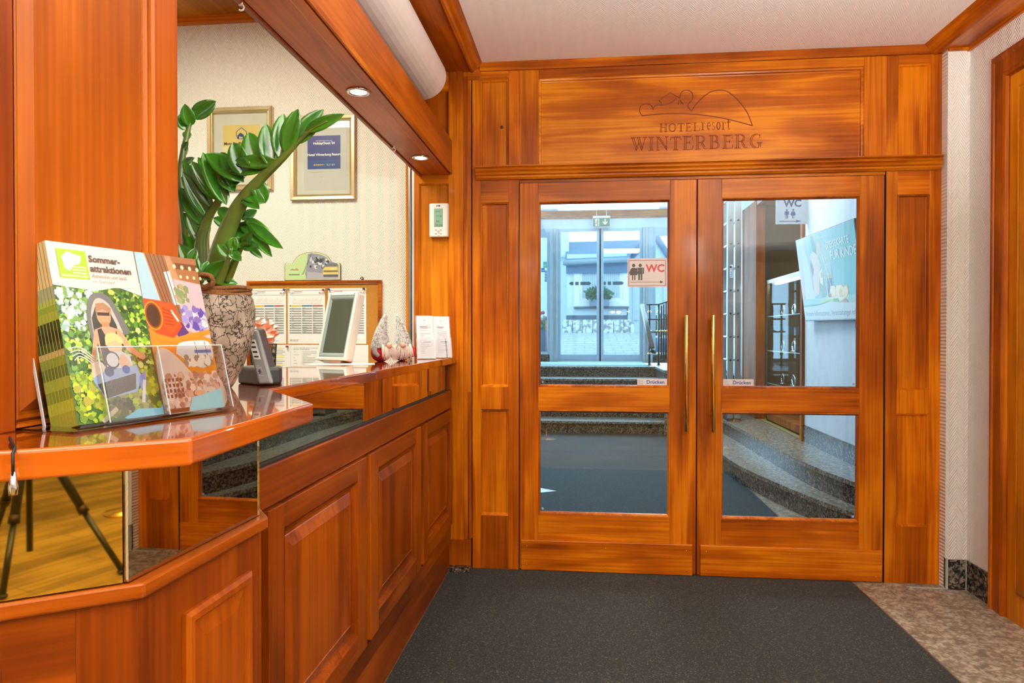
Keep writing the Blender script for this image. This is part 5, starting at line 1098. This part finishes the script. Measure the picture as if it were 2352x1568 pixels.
MB().tube([TT(.98, -.012, -.02)]+[TT(1.02+.05*math.cos(g), -.07+.06*math.sin(g), -.015) for g in [PI*.8+PI*1.6*i/10 for i in range(11)]]+[TT(1.07, -.012, -.02)], .004, 6).build('cable', BLACK, TVt)

# railing at the landing
RL = thing('metal_railing', (1.2, 10.5, .775), 'black iron railing with brass knobs and brown handrail at the stair landing', 'railing')
yR = 10.9
def rp_(px_, py_, y=yR): return at(px_, py_, y=y)
for i, px_ in enumerate((1513, 1518, 1522.5, 1527, 1531.5, 1537, 1543, 1549)):
    b = rp_(px_, 829); MB().tube([(b.x, yR-.05*i, .88), (b.x, yR-.05*i, rp_(px_, 705-i*3).z)], .012, 8).build('baluster', BLACK, RL)
b = rp_(1492, 838); 
for px_, top in ((1492, 700), (1513, 699)):
    b = rp_(px_, 838); po = MB().tube([(b.x, yR+.03, .775), (b.x, yR+.03, rp_(px_, top).z)], .017, 10).build('post', BLACK, RL)
    m_ = MB().lathe([(.001, 0), (.035, .001), (.035, .01)], (b.x, yR+.03, .775), 16); m_.build('post_foot', BLACK, po)
    m_ = MB()
    for zy in (715, 760, 812): m_.ball((b.x, yR+.03, rp_(px_, zy).z), .030, 10, (1, 1, .55))
    m_.build('brass_knob', BRASS, po)
x0 = rp_(1484, 700).x; x1 = rp_(1560, 700).x
for zy in (699, 733, 762): MB().tube([(x0, yR+.03, rp_(1500, zy).z), (rp_(1513, 700).x, yR+.03, rp_(1500, zy).z), (x1, yR-.35, rp_(1500, zy-14 if zy == 699 else zy).z)], .012, 8).build('cross_bar', BLACK, RL)
m_ = MB()
for i in range(6):
    for px_ in (1511+i*6,): m_.ball((rp_(px_, 760).x, yR-.06*i, rp_(px_, 760).z), .028, 8, (1, 1, .6))
m_.build('brass_knob', BRASS, RL)
MB().tube([rp_(1475, 700, 10.9), rp_(1498, 798, 10.0)], .035, 10, flat=.6).build('handrail', mat('brown_handrail', '6E5A4A', .4), RL)
MB().tube([(rp_(1500, 800, 10.0).x-.03, 10.0, rp_(1500, 800, 10.0).z-.03), (rp_(1500, 800, 10.0).x+.03, 10.05, rp_(1500, 800, 10.0).z-.05)], .03, 8).build('handrail_end', BLACK, RL)

# exit sign
T_ = basis((.148, 12.06, 3.10), (1, 0, 0), (0, 0, 1), (0, -1, 0)); t = thing('exit_sign', (.29, 12.06, 3.10), 'green illuminated emergency exit sign above the sliding entrance doors', 'sign')
MB().box(-.004, .289, -.004, .185, -.06, -.001, T=T_).build('housing', WHITE, t, .002); MB().tube([T_(.06, .185, -.03), T_(.06, .31, -.03)], .006, 6).tube([T_(.23, .185, -.03), T_(.23, .31, -.03)], .006, 6).build('hanger', WHITE, t)
a = Art(T_, 6e-5); a.rect(0, .285, 0, .150, '16907C'); a.rect(.035, .105, .015, .135, 'E8F4F0'); a.disc(.082, .112, .012, '16907C'); a.line([(.078, .100), (.066, .066), (.084, .046), (.078, .018)], .014, '16907C'); a.line([(.066, .066), (.050, .052), (.036, .048)], .012, '16907C'); a.line([(.078, .095), (.060, .092), (.050, .074)], .008, '16907C'); a.line([(.078, .095), (.094, .078), (.104, .084)], .008, '16907C')
a.rect(.195, .215, .060, .130, 'E8F4F0'); a.line([(.168, .085), (.205, .038)], .020, 'E8F4F0'); a.line([(.242, .085), (.205, .038)], .020, 'E8F4F0'); a.build('face', t, .3, .85)
# ceiling light panel in vestibule
t = thing('ceiling_light', (.38, 11.6, 3.40), 'flat rectangular white ceiling light close to the entrance header', 'light'); T_ = basis((-.45, 11.15, 3.40), (1, 0, 0), (0, 1, 0), (0, 0, -1))
MB().ring(T_, 0, 1.70, 0, .85, [(0, 0), (0, .03), (.05, .035), (.07, .02)]).build('frame', WHITE, t); MB().box(.06, 1.64, .06, .79, .0, .018, T=T_).build('diffuser', mat('lit_panel', 'FFFFFF', .4, emit='D8ECF4', es=1.1), t)
m_ = MB()
for i in range(8): m_.box(.16+i*.175, .30+i*.175, .50, .60, .018, .022, T=T_)
m_.build('louvre', mat('grey_louvre', '9AA8AC', .5), t)

# glass entrance front
AL2 = mat('entrance_alu', 'AEBCC4', .4, .3); YE = 12.22
def leafdoor(name, x0, x1):
    D = thing(name, ((x0+x1)/2, YE, .785), kind='structure'); T_ = basis((0, YE, 0), (1, 0, 0), (0, 0, 1), (0, -1, 0))
    MB().ring(T_, x0, x1, .785, 3.09, [(0, -.02), (0, .02), (.045, .02), (.045, -.02)], close=True).build('frame', AL2, D, .002); MB().box(x0+.04, x1-.04, .80, .90, -.018, .018, T=T_).build('bottom_rail', AL2, D)
    MB().box(x0+.045, x1-.045, .90, 3.045, -.004, .004, T=T_).build('pane', GL, D)
    a = Art(basis(T_(0, 0, .0045), (1, 0, 0), (0, 0, 1), (0, -1, 0))); c = (x0+x1)/2+(.04 if x0 < 0 else -.14); z = 2.14
    a.rect(c-.17, c-.13, z-.03, z+.03, '4C5C64'); a.rect(c-.10, c-.04, z-.03, z+.03, '4C5C64'); a.rect(c-.01, c+.14, z-.03, z+.03, '4C5C64'); a.poly([(c-.17, z-.035), (c-.17, z+.035), (c-.21, z)], '4C5C64'); a.poly([(c+.14, z-.035), (c+.14, z+.035), (c+.18, z)], '4C5C64'); a.build('door_marking', D)
leafdoor('door_7', -.456, .260); leafdoor('door_8', .288, .996)
struct(bx(.260, .288, YE-.01, YE+.01, .785, 3.09).build('trim_19', RUB))
struct(MB().box(-.60, -.46, 12.15, 12.30, .775, 3.09).box(1.0, 1.17, 12.15, 12.30, .775, 3.09).build('trim_20', mat('grey_post', 'A8B4B4', .5)))
struct(MB().box(-.53, -.50, 12.14, 12.15, .775, 3.09).box(1.05, 1.08, 12.14, 12.15, .775, 3.09).build('trim_21', ALU))
for n_, x0, x1 in (('window_2', -1.3, -.60), ('window_3', 1.17, 1.62)):
    D = thing(n_, ((x0+x1)/2, YE, .775), kind='structure'); T_ = basis((0, YE, 0), (1, 0, 0), (0, 0, 1), (0, -1, 0))
    MB().ring(T_, x0, x1, .90, 3.0, [(0, -.03), (0, .03), (.05, .03), (.05, -.03)], close=True).build('frame', AL2, D, .002); MB().box(x0+.05, x1-.05, .95, 2.95, -.004, .004, T=T_).build('pane', GL, D)
    MB().box(x0, x1, 12.19, 12.25, .775, .90).build('sill_stone', GR_D, D); MB().box(x0, x1, 12.19, 12.25, 3.0, 3.09).build('head', AL2, D)
for (px_, py_, w_, h_, c, l) in ((1254, 608, .10, .11, '7FB89C', 'green square sticker on the entrance side window'), (1247, 620, .06, .07, '2A5C9C', 'small blue sticker at edge of the entrance side window')):
    A = at(px_, py_, y=12.2); a = Art(basis((A.x-w_/2, 12.205, A.z-h_/2), (1, 0, 0), (0, 0, 1), (0, -1, 0))); a.rect(0, w_, 0, h_, c); a.rect(w_*.1, w_*.9, h_*.42, h_*.5, 'DDE8E8'); tag(a.build('window_sticker', None), l, 'sticker')
for k, n_ in enumerate(('topmost', 'second from top', 'third from top', 'lowest')):
    A = at(1255, 624+k*6.6, y=12.2); a = Art(basis((A.x-.03, 12.205, A.z-.02), (1, 0, 0), (0, 0, 1), (0, -1, 0))); a.rect(0, .062, 0, .040, '2C6C8C'); a.rect(.01, .05, .014, .024, 'C8D8E0'); tag(a.build('window_sticker', None), n_+' of four dark blue card stickers on the entrance side window', 'sticker', 'card stickers')
A = at(1521, 541, y=12.2); a = Art(basis((A.x, 12.205, A.z), (1, 0, 0), (0, 0, 1), (0, -1, 0))); a.rect(0, .14, 0, .085, 'D8B838'); a.rect(.01, .12, .03, .045, '8C7828'); tag(a.build('window_sticker', None), 'yellow sign at the top of the right entrance window', 'sticker')

# ================================================================== OUTSIDE
OUTW = mat('house_render', 'CFE0EA', .7)
struct(MB().add([(-30, 12.32, .74), (30, 12.32, .74), (30, 19.9, 1.315), (-30, 19.9, 1.315), (-30, 60, 1.7), (30, 60, 1.7)], [(0, 1, 2, 3), (3, 2, 5, 4)]).build('ground', mat('pale_paving', 'AEBCC6', .8)))
pv = MB()
for j in range(14):
    y = 12.6+j*.52; z = .74+(y-12.32)*.0759; pv.quad((-4, y, z+.002), (5, y, z+.002), (5, y+.02, z+.004), (-4, y+.02, z+.004))
    for i in range(22): x = -3.8+i*.4+(j % 2)*.2; pv.quad((x, y, z+.002), (x+.015, y, z+.002), (x+.015, y+.52, z+.0415), (x, y+.52, z+.0415))
tag(pv.build('paving_joints', mat('joint', '8C9CA8', .8)), None, None, None, 'structure')
HS = thing('house', (.5, 20.6, 1.3), 'white rendered house with slate roof and one wide window across the street', 'house')
HY = 20.6
def hz(px_, py_, y=HY): return at(px_, py_, y=y)
A = hz(1302, 735); B = hz(1440, 590); 
MB().box(A.x, B.x, HY, HY+3, 1.2, B.z+.1).build('front_wall', OUTW, HS)
MB().box(A.x-.02, B.x+.02, HY-.03, HY, 1.2, hz(1302, 724).z).build('plinth', mat('slate_plinth', '486A80', .7), HS)
W1 = hz(1338, 700); W2 = hz(1428, 616)
T_ = basis((0, HY, 0), (1, 0, 0), (0, 0, 1), (0, -1, 0))
MB().ring(T_, W1.x-.25, W2.x+.2, W1.z-.05, W2.z+.2, [(0, -.01), (0, .05), (.16, .05), (.18, .02), (.25, .02)]).build('window_frame', WHITE, HS)
MB().box(W1.x, W2.x, W1.z, W2.z, 0, .008, T=T_).build('window_pane', mat('curtained_pane', '9AB4C8', .3), HS)
cm = MB()
for i in range(20): x = W1.x+.02+i*(W2.x-W1.x)/20; cm.box(x, x+.045, W1.z+.02, W2.z-.12, .008, .016, T=T_)
cm.build('curtain', mat('net_curtain', 'C4D4E0', .7), HS)
MB().box((W1.x+W2.x)/2-.03, (W1.x+W2.x)/2+.03, W1.z, W2.z, 0, .03, T=T_).build('mullion', WHITE, HS)
MB().box(W1.x-.25, W2.x+.2, W1.z-.11, W1.z-.05, 0, .12, T=T_).build('sill', mat('slate_sill', '5C7484', .6), HS)
SL = mat('slate', '557F9E', .6, bump=(30, .4))
e0 = hz(1297, 601, 20.3); e1 = hz(1442, 594, 20.3); r0 = hz(1302, 556, 22.4); r1 = hz(1470, 551, 22.4)
MB().add([e0, e1, r1, r0, e0+Vector((0, 0, -.12)), e1+Vector((0, 0, -.12)), r1+Vector((0, 0, -.12)), r0+Vector((0, 0, -.12))], [(0, 1, 2, 3), (4, 5, 6, 7), (0, 1, 5, 4), (1, 2, 6, 5), (2, 3, 7, 6), (3, 0, 4, 7)]).build('roof', SL, HS)
MB().add([e1, hz(1475, 548, 21.3), r1], [(0, 1, 2)]).build('roof', SL, HS)
MB().tube([e0+Vector((-.05, -.03, -.03)), e1+Vector((.05, -.03, -.03))], .07, 8).build('gutter', mat('grey_gutter', '8FA4B0', .5), HS)
MB().box(A.x-.02, B.x+.02, HY-.12, HY, e0.z-.32, e0.z-.02).build('slate_fascia', SL, HS)
# neighbouring walls
t = thing('side_building', (-1.2, 21.5, 1.3), 'tall white building left of the slate-roofed house', 'building')
MB().box(hz(1282, 600, 21.5).x-4, hz(1303, 600, 21.5).x, 21.5, 24, 1.2, 8).build('wall', OUTW, t); MB().box(hz(1282, 600, 21.4).x, hz(1303, 600, 21.4).x+.05, 21.35, 21.5, hz(1290, 590, 21.4).z, 8).build('upper_wall', OUTW, t)
t = thing('gable_building', (3, 21.2, 1.3), 'white gabled building with clapboard upper wall right of the slate-roofed house', 'building')
g0 = hz(1442, 740, 21.0); m_ = MB().prism([(g0.x, 1.2), (g0.x+6, 1.2), (g0.x+6, 2.6), (hz(1540, 595, 21).x, hz(1540, 595, 21).z), (hz(1505, 535, 21).x, hz(1505, 535, 21).z), (g0.x, hz(1442, 595, 21).z)], 21.0, 23, T=lambda x, z, y: Vector((x, y, z))); m_.build('wall', OUTW, t)
MB().tube([hz(1502, 535, 20.9), hz(1545, 602, 20.9)], .09, 6).tube([hz(1502, 535, 20.9), hz(1440, 600, 20.9)], .09, 6).build('verge', SL, t)
T_ = basis((0, 21.0, 0), (1, 0, 0), (0, 0, 1), (0, -1, 0)); p = hz(1453, 735, 21); q = hz(1468, 650, 21); MB().ring(T_, p.x, q.x+.2, p.z, q.z, [(0, 0), (0, .04), (.08, .04), (.1, .01)], fill=True).build('door', mat('pale_door', 'C0D0DC', .5), t)
p = hz(1500, 730, 21); q = hz(1530, 650, 21); MB().ring(T_, p.x, q.x, p.z, q.z, [(0, 0), (0, .04), (.08, .04), (.1, .01)], fill=True).build('window', mat('pale_door', 'C0D0DC', .5), t)
# low retaining wall of concrete blocks
t = thing('retaining_wall', (.4, 19.6, 1.3), 'low weathered concrete block wall before the house', 'wall'); a0 = hz(1291, 762, 19.6).x; a1 = hz(1457, 762, 19.6).x
CB = mat('weathered_concrete', 'A8B4B6', .85, bump=(14, .6)); r_ = [n for n in CB.node_tree.nodes if n.type == 'VALTORGB'][0].color_ramp.elements; r_[0].color = (.26, .31, .32, 1); r_[1].color = (.72, .78, .8, 1); r_[0].position = .42; r_[1].position = .56
for i in range(7): MB().box(a0+i*(a1-a0)/7+.006, a0+(i+1)*(a1-a0)/7-.006, 19.6, 20.0, 1.2, hz(1300, 734, 19.6).z).build('block', CB, t, .01)
# flower box and shrubs
LG = [mat('shrub_green', '3E7A54', .7), mat('shrub_pale', '7FA890', .7)]
def bush(name, c, rx, ry, rz, n, s, mt, label, cat, extra=None):
    rr = random.Random(int(c[0]*100)+n); m_ = MB()
    for _ in range(n):
        g = rr.random()*2*PI; h = rr.uniform(-1, 1); k = rr.random()**.4; p = Vector(c)+Vector((rx*k*math.cos(g)*math.sqrt(1-h*h), ry*k*math.sin(g)*math.sqrt(1-h*h), rz*k*h))
        d = Vector((rr.uniform(-1, 1), rr.uniform(-1, 1), rr.uniform(-.3, 1))).normalized()*s; e = Vector((rr.uniform(-1, 1), rr.uniform(-1, 1), rr.uniform(-1, 1))).cross(d).normalized()*s*.35
        m_.quad(p, p+d*.5+e, p+d, p+d*.5-e)
    t = thing(name, (c[0], c[1], c[2]-rz), label, cat); m_.build('foliage', mt, t)
    if extra: extra(t, rr)
    return t
fbx = hz(1346, 697, 20.35); fb2 = hz(1407, 700, 20.35)
def troughf(t, rr): MB().box(fbx.x+.1, fb2.x-.1, 20.25, 20.45, W1.z-.05, W1.z+.14).build('trough', mat('slate_trough', '6C8498', .6), t)
bush('window_box', ((fbx.x+fb2.x)/2, 20.35, W1.z+.27), (fb2.x-fbx.x)/2, .14, .22, 420, .13, LG[0], 'green shrubs in a grey trough on the house window sill', 'plant', troughf)
def potf(cx_, cy_, z0, z1, r): return lambda t, rr: (MB().lathe([(r*.8, z0), (r, z1), (r*.9, z1)], (cx_, cy_, 0), 20).build('planter', mat('blue_planter', '3C6484', .5), t), [MB().ball((cx_+rr.uniform(-r, r), cy_-.05+rr.uniform(-r, r)*.5, z1+.1+rr.random()*.25), .035, 6).build('flower', mat('pink_flower', 'D05468', .7), t) for _ in range(9)])
q = at(1251, 752, y=13.2); bush('flower_pot', (q.x, 13.2, 1.42), .2, .2, .12, 150, .1, LG[1], 'tall blue planter with red flowers outside the left entrance window', 'plant', potf(q.x, 13.2, .82, 1.34, .19))
q = at(1520, 755, y=13.6); bush('flower_pot', (q.x, 13.6, 1.40), .28, .2, .22, 260, .11, LG[0], 'blue planter with green bush and pink flowers outside the right entrance window', 'plant', potf(q.x, 13.6, .84, 1.18, .24))
t = thing('street_wall', (-2.6, 17, 1.1), 'stacked pale stone wall outside, seen through the left entrance side window', 'wall')
for j in range(9): MB().box(-4.5+.1*(j % 2), -1.45-.02*(j % 3), 17.0, 17.4, 1.05+j*.16, 1.05+j*.16+.15).build('course', mat('pale_stone', 'C4CCD0', .8), t)

# ================================================================== BEHIND THE CAMERA (seen in mirrors and glass)
FEET = [Vector((1.350, -1.867, 0)), Vector((.882, -2.061, 0)), Vector((1.25, -2.85, 0))]
AP = Vector((1.149, -2.305, .80))
t = thing('tripod', (AP.x, AP.y, 0), 'black photo tripod standing on the vinyl floor, mirrored in the desk band', 'tripod')
for i, ft in enumerate(FEET):
    mid = AP.lerp(ft, .60); d = (ft-AP).normalized()
    lg_ = MB().tube([AP+(ft-AP)*.03+Vector((0, 0, 0)), mid], .022, 12).build('leg', BLACK, t, 0)
    MB().tube([mid-d*.02, ft+Vector((0, 0, .02))], .015, 10).build('lower_tube', BLACK, lg_); MB().tube([mid-d*.04, mid], .026, 12).build('clamp', mat('dark_metal', '3A2E22', .4, .8), lg_); MB().ball(ft+Vector((0, 0, .014)), .018, 8, (1.3, 1.3, .7)).build('rubber_foot', RUB, lg_)
MB().tube([(AP.x, AP.y, .12), (AP.x, AP.y, 1.0)], .015, 12).build('centre_column', BLACK, t); MB().lathe([(.04, -.05), (.05, 0), (.035, .04)], AP, 16).build('spider', BLACK, t); MB().box(AP.x-.04, AP.x+.04, AP.y-.03, AP.y+.03, 1.0, 1.03).build('head_plate', BLACK, t, .004)

# ================================================================== DISPLAY CABINET in the passage, standing in for a reflection in the door glass
V0, V1, VY0, VY1 = 1.985, 2.36, 6.50, 7.88
t = thing('reflected_cabinet', ((V0+V1)/2, (VY0+VY1)/2, .31), 'glass cabinet with glassware shelves, standing in for a reflection in the right door glass', 'display cabinet')
for x in (V0, V1-.03):
    for y in (VY0, VY1-.03): MB().box(x, x+.03, y, y+.03, .311, 1.83).build('post', mat('bronze_post', '5A4A34', .3, .6), t, .002)
MB().box(V0, V1, VY0, VY1, .33, .40).build('base', WM, t); MB().box(V0, V1, VY0, VY1, 1.80, 1.84).build('top', mat('pale_cabinet_top', 'B8B8A0', .3), t)
MB().box(V1-.012, V1-.004, VY0+.03, VY1-.03, .40, 1.80).build('back_panel', mat('cabinet_back', '4A3C22', .3), t)
for z in (.72, 1.07, 1.44):
    MB().box(V0+.006, V0+.009, VY0+.01, VY1-.01, z, z+.008).build('shelf_edge', mat('green_glass_edge', '9CB8A8', .2), t)
    MB().box(V0+.008, V1-.014, VY0+.01, VY1-.01, z, z+.008).build('shelf', GLA, t)
MB().box(V0+.001, V0+.006, VY0+.03, VY1-.03, .40, 1.80).build('pane', GLA, t); MB().box(V0+.03, V1-.03, VY0+.004, VY0+.009, .40, 1.80).build('pane', GLA, t)
MB().box(V0+.06, V0+.10, VY0+.1, VY1-.1, 1.788, 1.799).build('added_light_strip', mat('cabinet_added_light', 'FFFFFF', .4, emit='F4FAFF', es=22), t)  # glowing strip added to brighten the cabinet inside
GW = mat('sparkling_glass', 'C8D2D2', .05, .85)
k = 0
for z, nm_ in ((.7285, 'lower'), (1.0785, 'middle'), (1.4485, 'upper')):
    for j_, y in enumerate((6.66, 6.86, 7.06, 7.26, 7.46, 7.66)):
        k += 1; c = Vector((2.10+.05*(k % 2), y, z)); kind = (k*2+j_) % 3; pos = ('first', 'second', 'third', 'fourth', 'fifth', 'last')[j_]
        if kind == 0:
            tag(MB().lathe([(.034, 0), (.034, .005), (.007, .012), (.007, .08), (.036, .12), (.042, .18), (.040, .18), (.034, .122), (.001, .09)], c, 18).build('glass_goblet', GW), 'sparkling goblet, %s piece from the near end of the %s cabinet shelf' % (pos, nm_), 'glass')
        elif kind == 1:
            j = thing('jewellery_stand', c, 'pale jewellery stand with necklace, %s piece from the near end of the %s cabinet shelf' % (pos, nm_), 'jewellery stand'); T_ = basis(c, (0, -1, 0), (.22, 0, 1), (-1, 0, 0))
            MB().prism([(-.045, 0), (.045, 0), (.034, .19), (-.034, .19)], 0, .02, T=T_).build('stand', mat('pale_stand', 'C8D0CC', .4), j); MB().tube([T_(.026*math.cos(g), .14+.07*math.sin(g), .022) for g in [PI+PI*i/10 for i in range(11)]], .003, 6).build('necklace', mat('dark_beads', '3A3448', .3), j)
        else:
            m_ = MB().tube([c+Vector((0, .05*math.cos(g), .055+.05*math.sin(g))) for g in [2*PI*i/24 for i in range(25)]], .006, 8); m_.lathe([(.03, 0), (.03, .006), (.001, .008)], c, 16)
            tag(m_.build('glass_ring', GW), 'clear ring ornament, %s piece from the near end of the %s cabinet shelf' % (pos, nm_), 'ornament')
# added globe lamps, hung out of view to brighten the hall
GLAB = ['nearest the glazed doors', 'just above the camera position', 'behind the camera on the desk side', 'in the wide part of the hall nearer the doors', 'in the wide part of the hall near the rear wall', 'at the rear wall on the desk side']
for i, (x, y, z, es) in enumerate(GLOBES):
    t = thing('added_globe_lamp', (x, y, 2.69), 'added unseen globe lamp '+GLAB[i], 'light', 'added globe lamps')
    MB().tube([(x, y, z+.06), (x, y, 2.685)], .006, 8).build('cord', BLACK, t); MB().lathe([(.05, -.02), (.05, 0)], (x, y, 2.69), 20).build('canopy', CHROME, t)
    MB().ball((x, y, z), .07, 20).build('globe', mat('globe_%d' % i, 'FFFFFF', .5, emit='FFFAF2', es=es*.38), t)

# added uplighters, unseen, that light the ceiling and hall
for i, (x, y, z) in enumerate(UPL):
    t = thing('torchiere', (x, y, 0), ('added unseen uplighter lamp right of the camera, nearest the glazed doors', 'added unseen uplighter lamp right behind the camera', 'added unseen uplighter lamp beside the desk end behind the camera', 'added unseen uplighter lamp deep in the rear of the hall')[i], 'floor lamp', 'added uplighters')
    MB().lathe([(.14, 0), (.14, .015), (.02, .03)], (x, y, 0), 28).build('base', BRASS, t); MB().tube([(x, y, .03), (x, y, z-.09)], .014, 12).build('pole', BRASS, t)
    MB().lathe([(.02, z-.10), (.14, z-.04), (.23, z+.02), (.235, z+.02), (.15, z-.05), (.02, z-.09)], (x, y, 0), 32).build('bowl', WHITE, t)
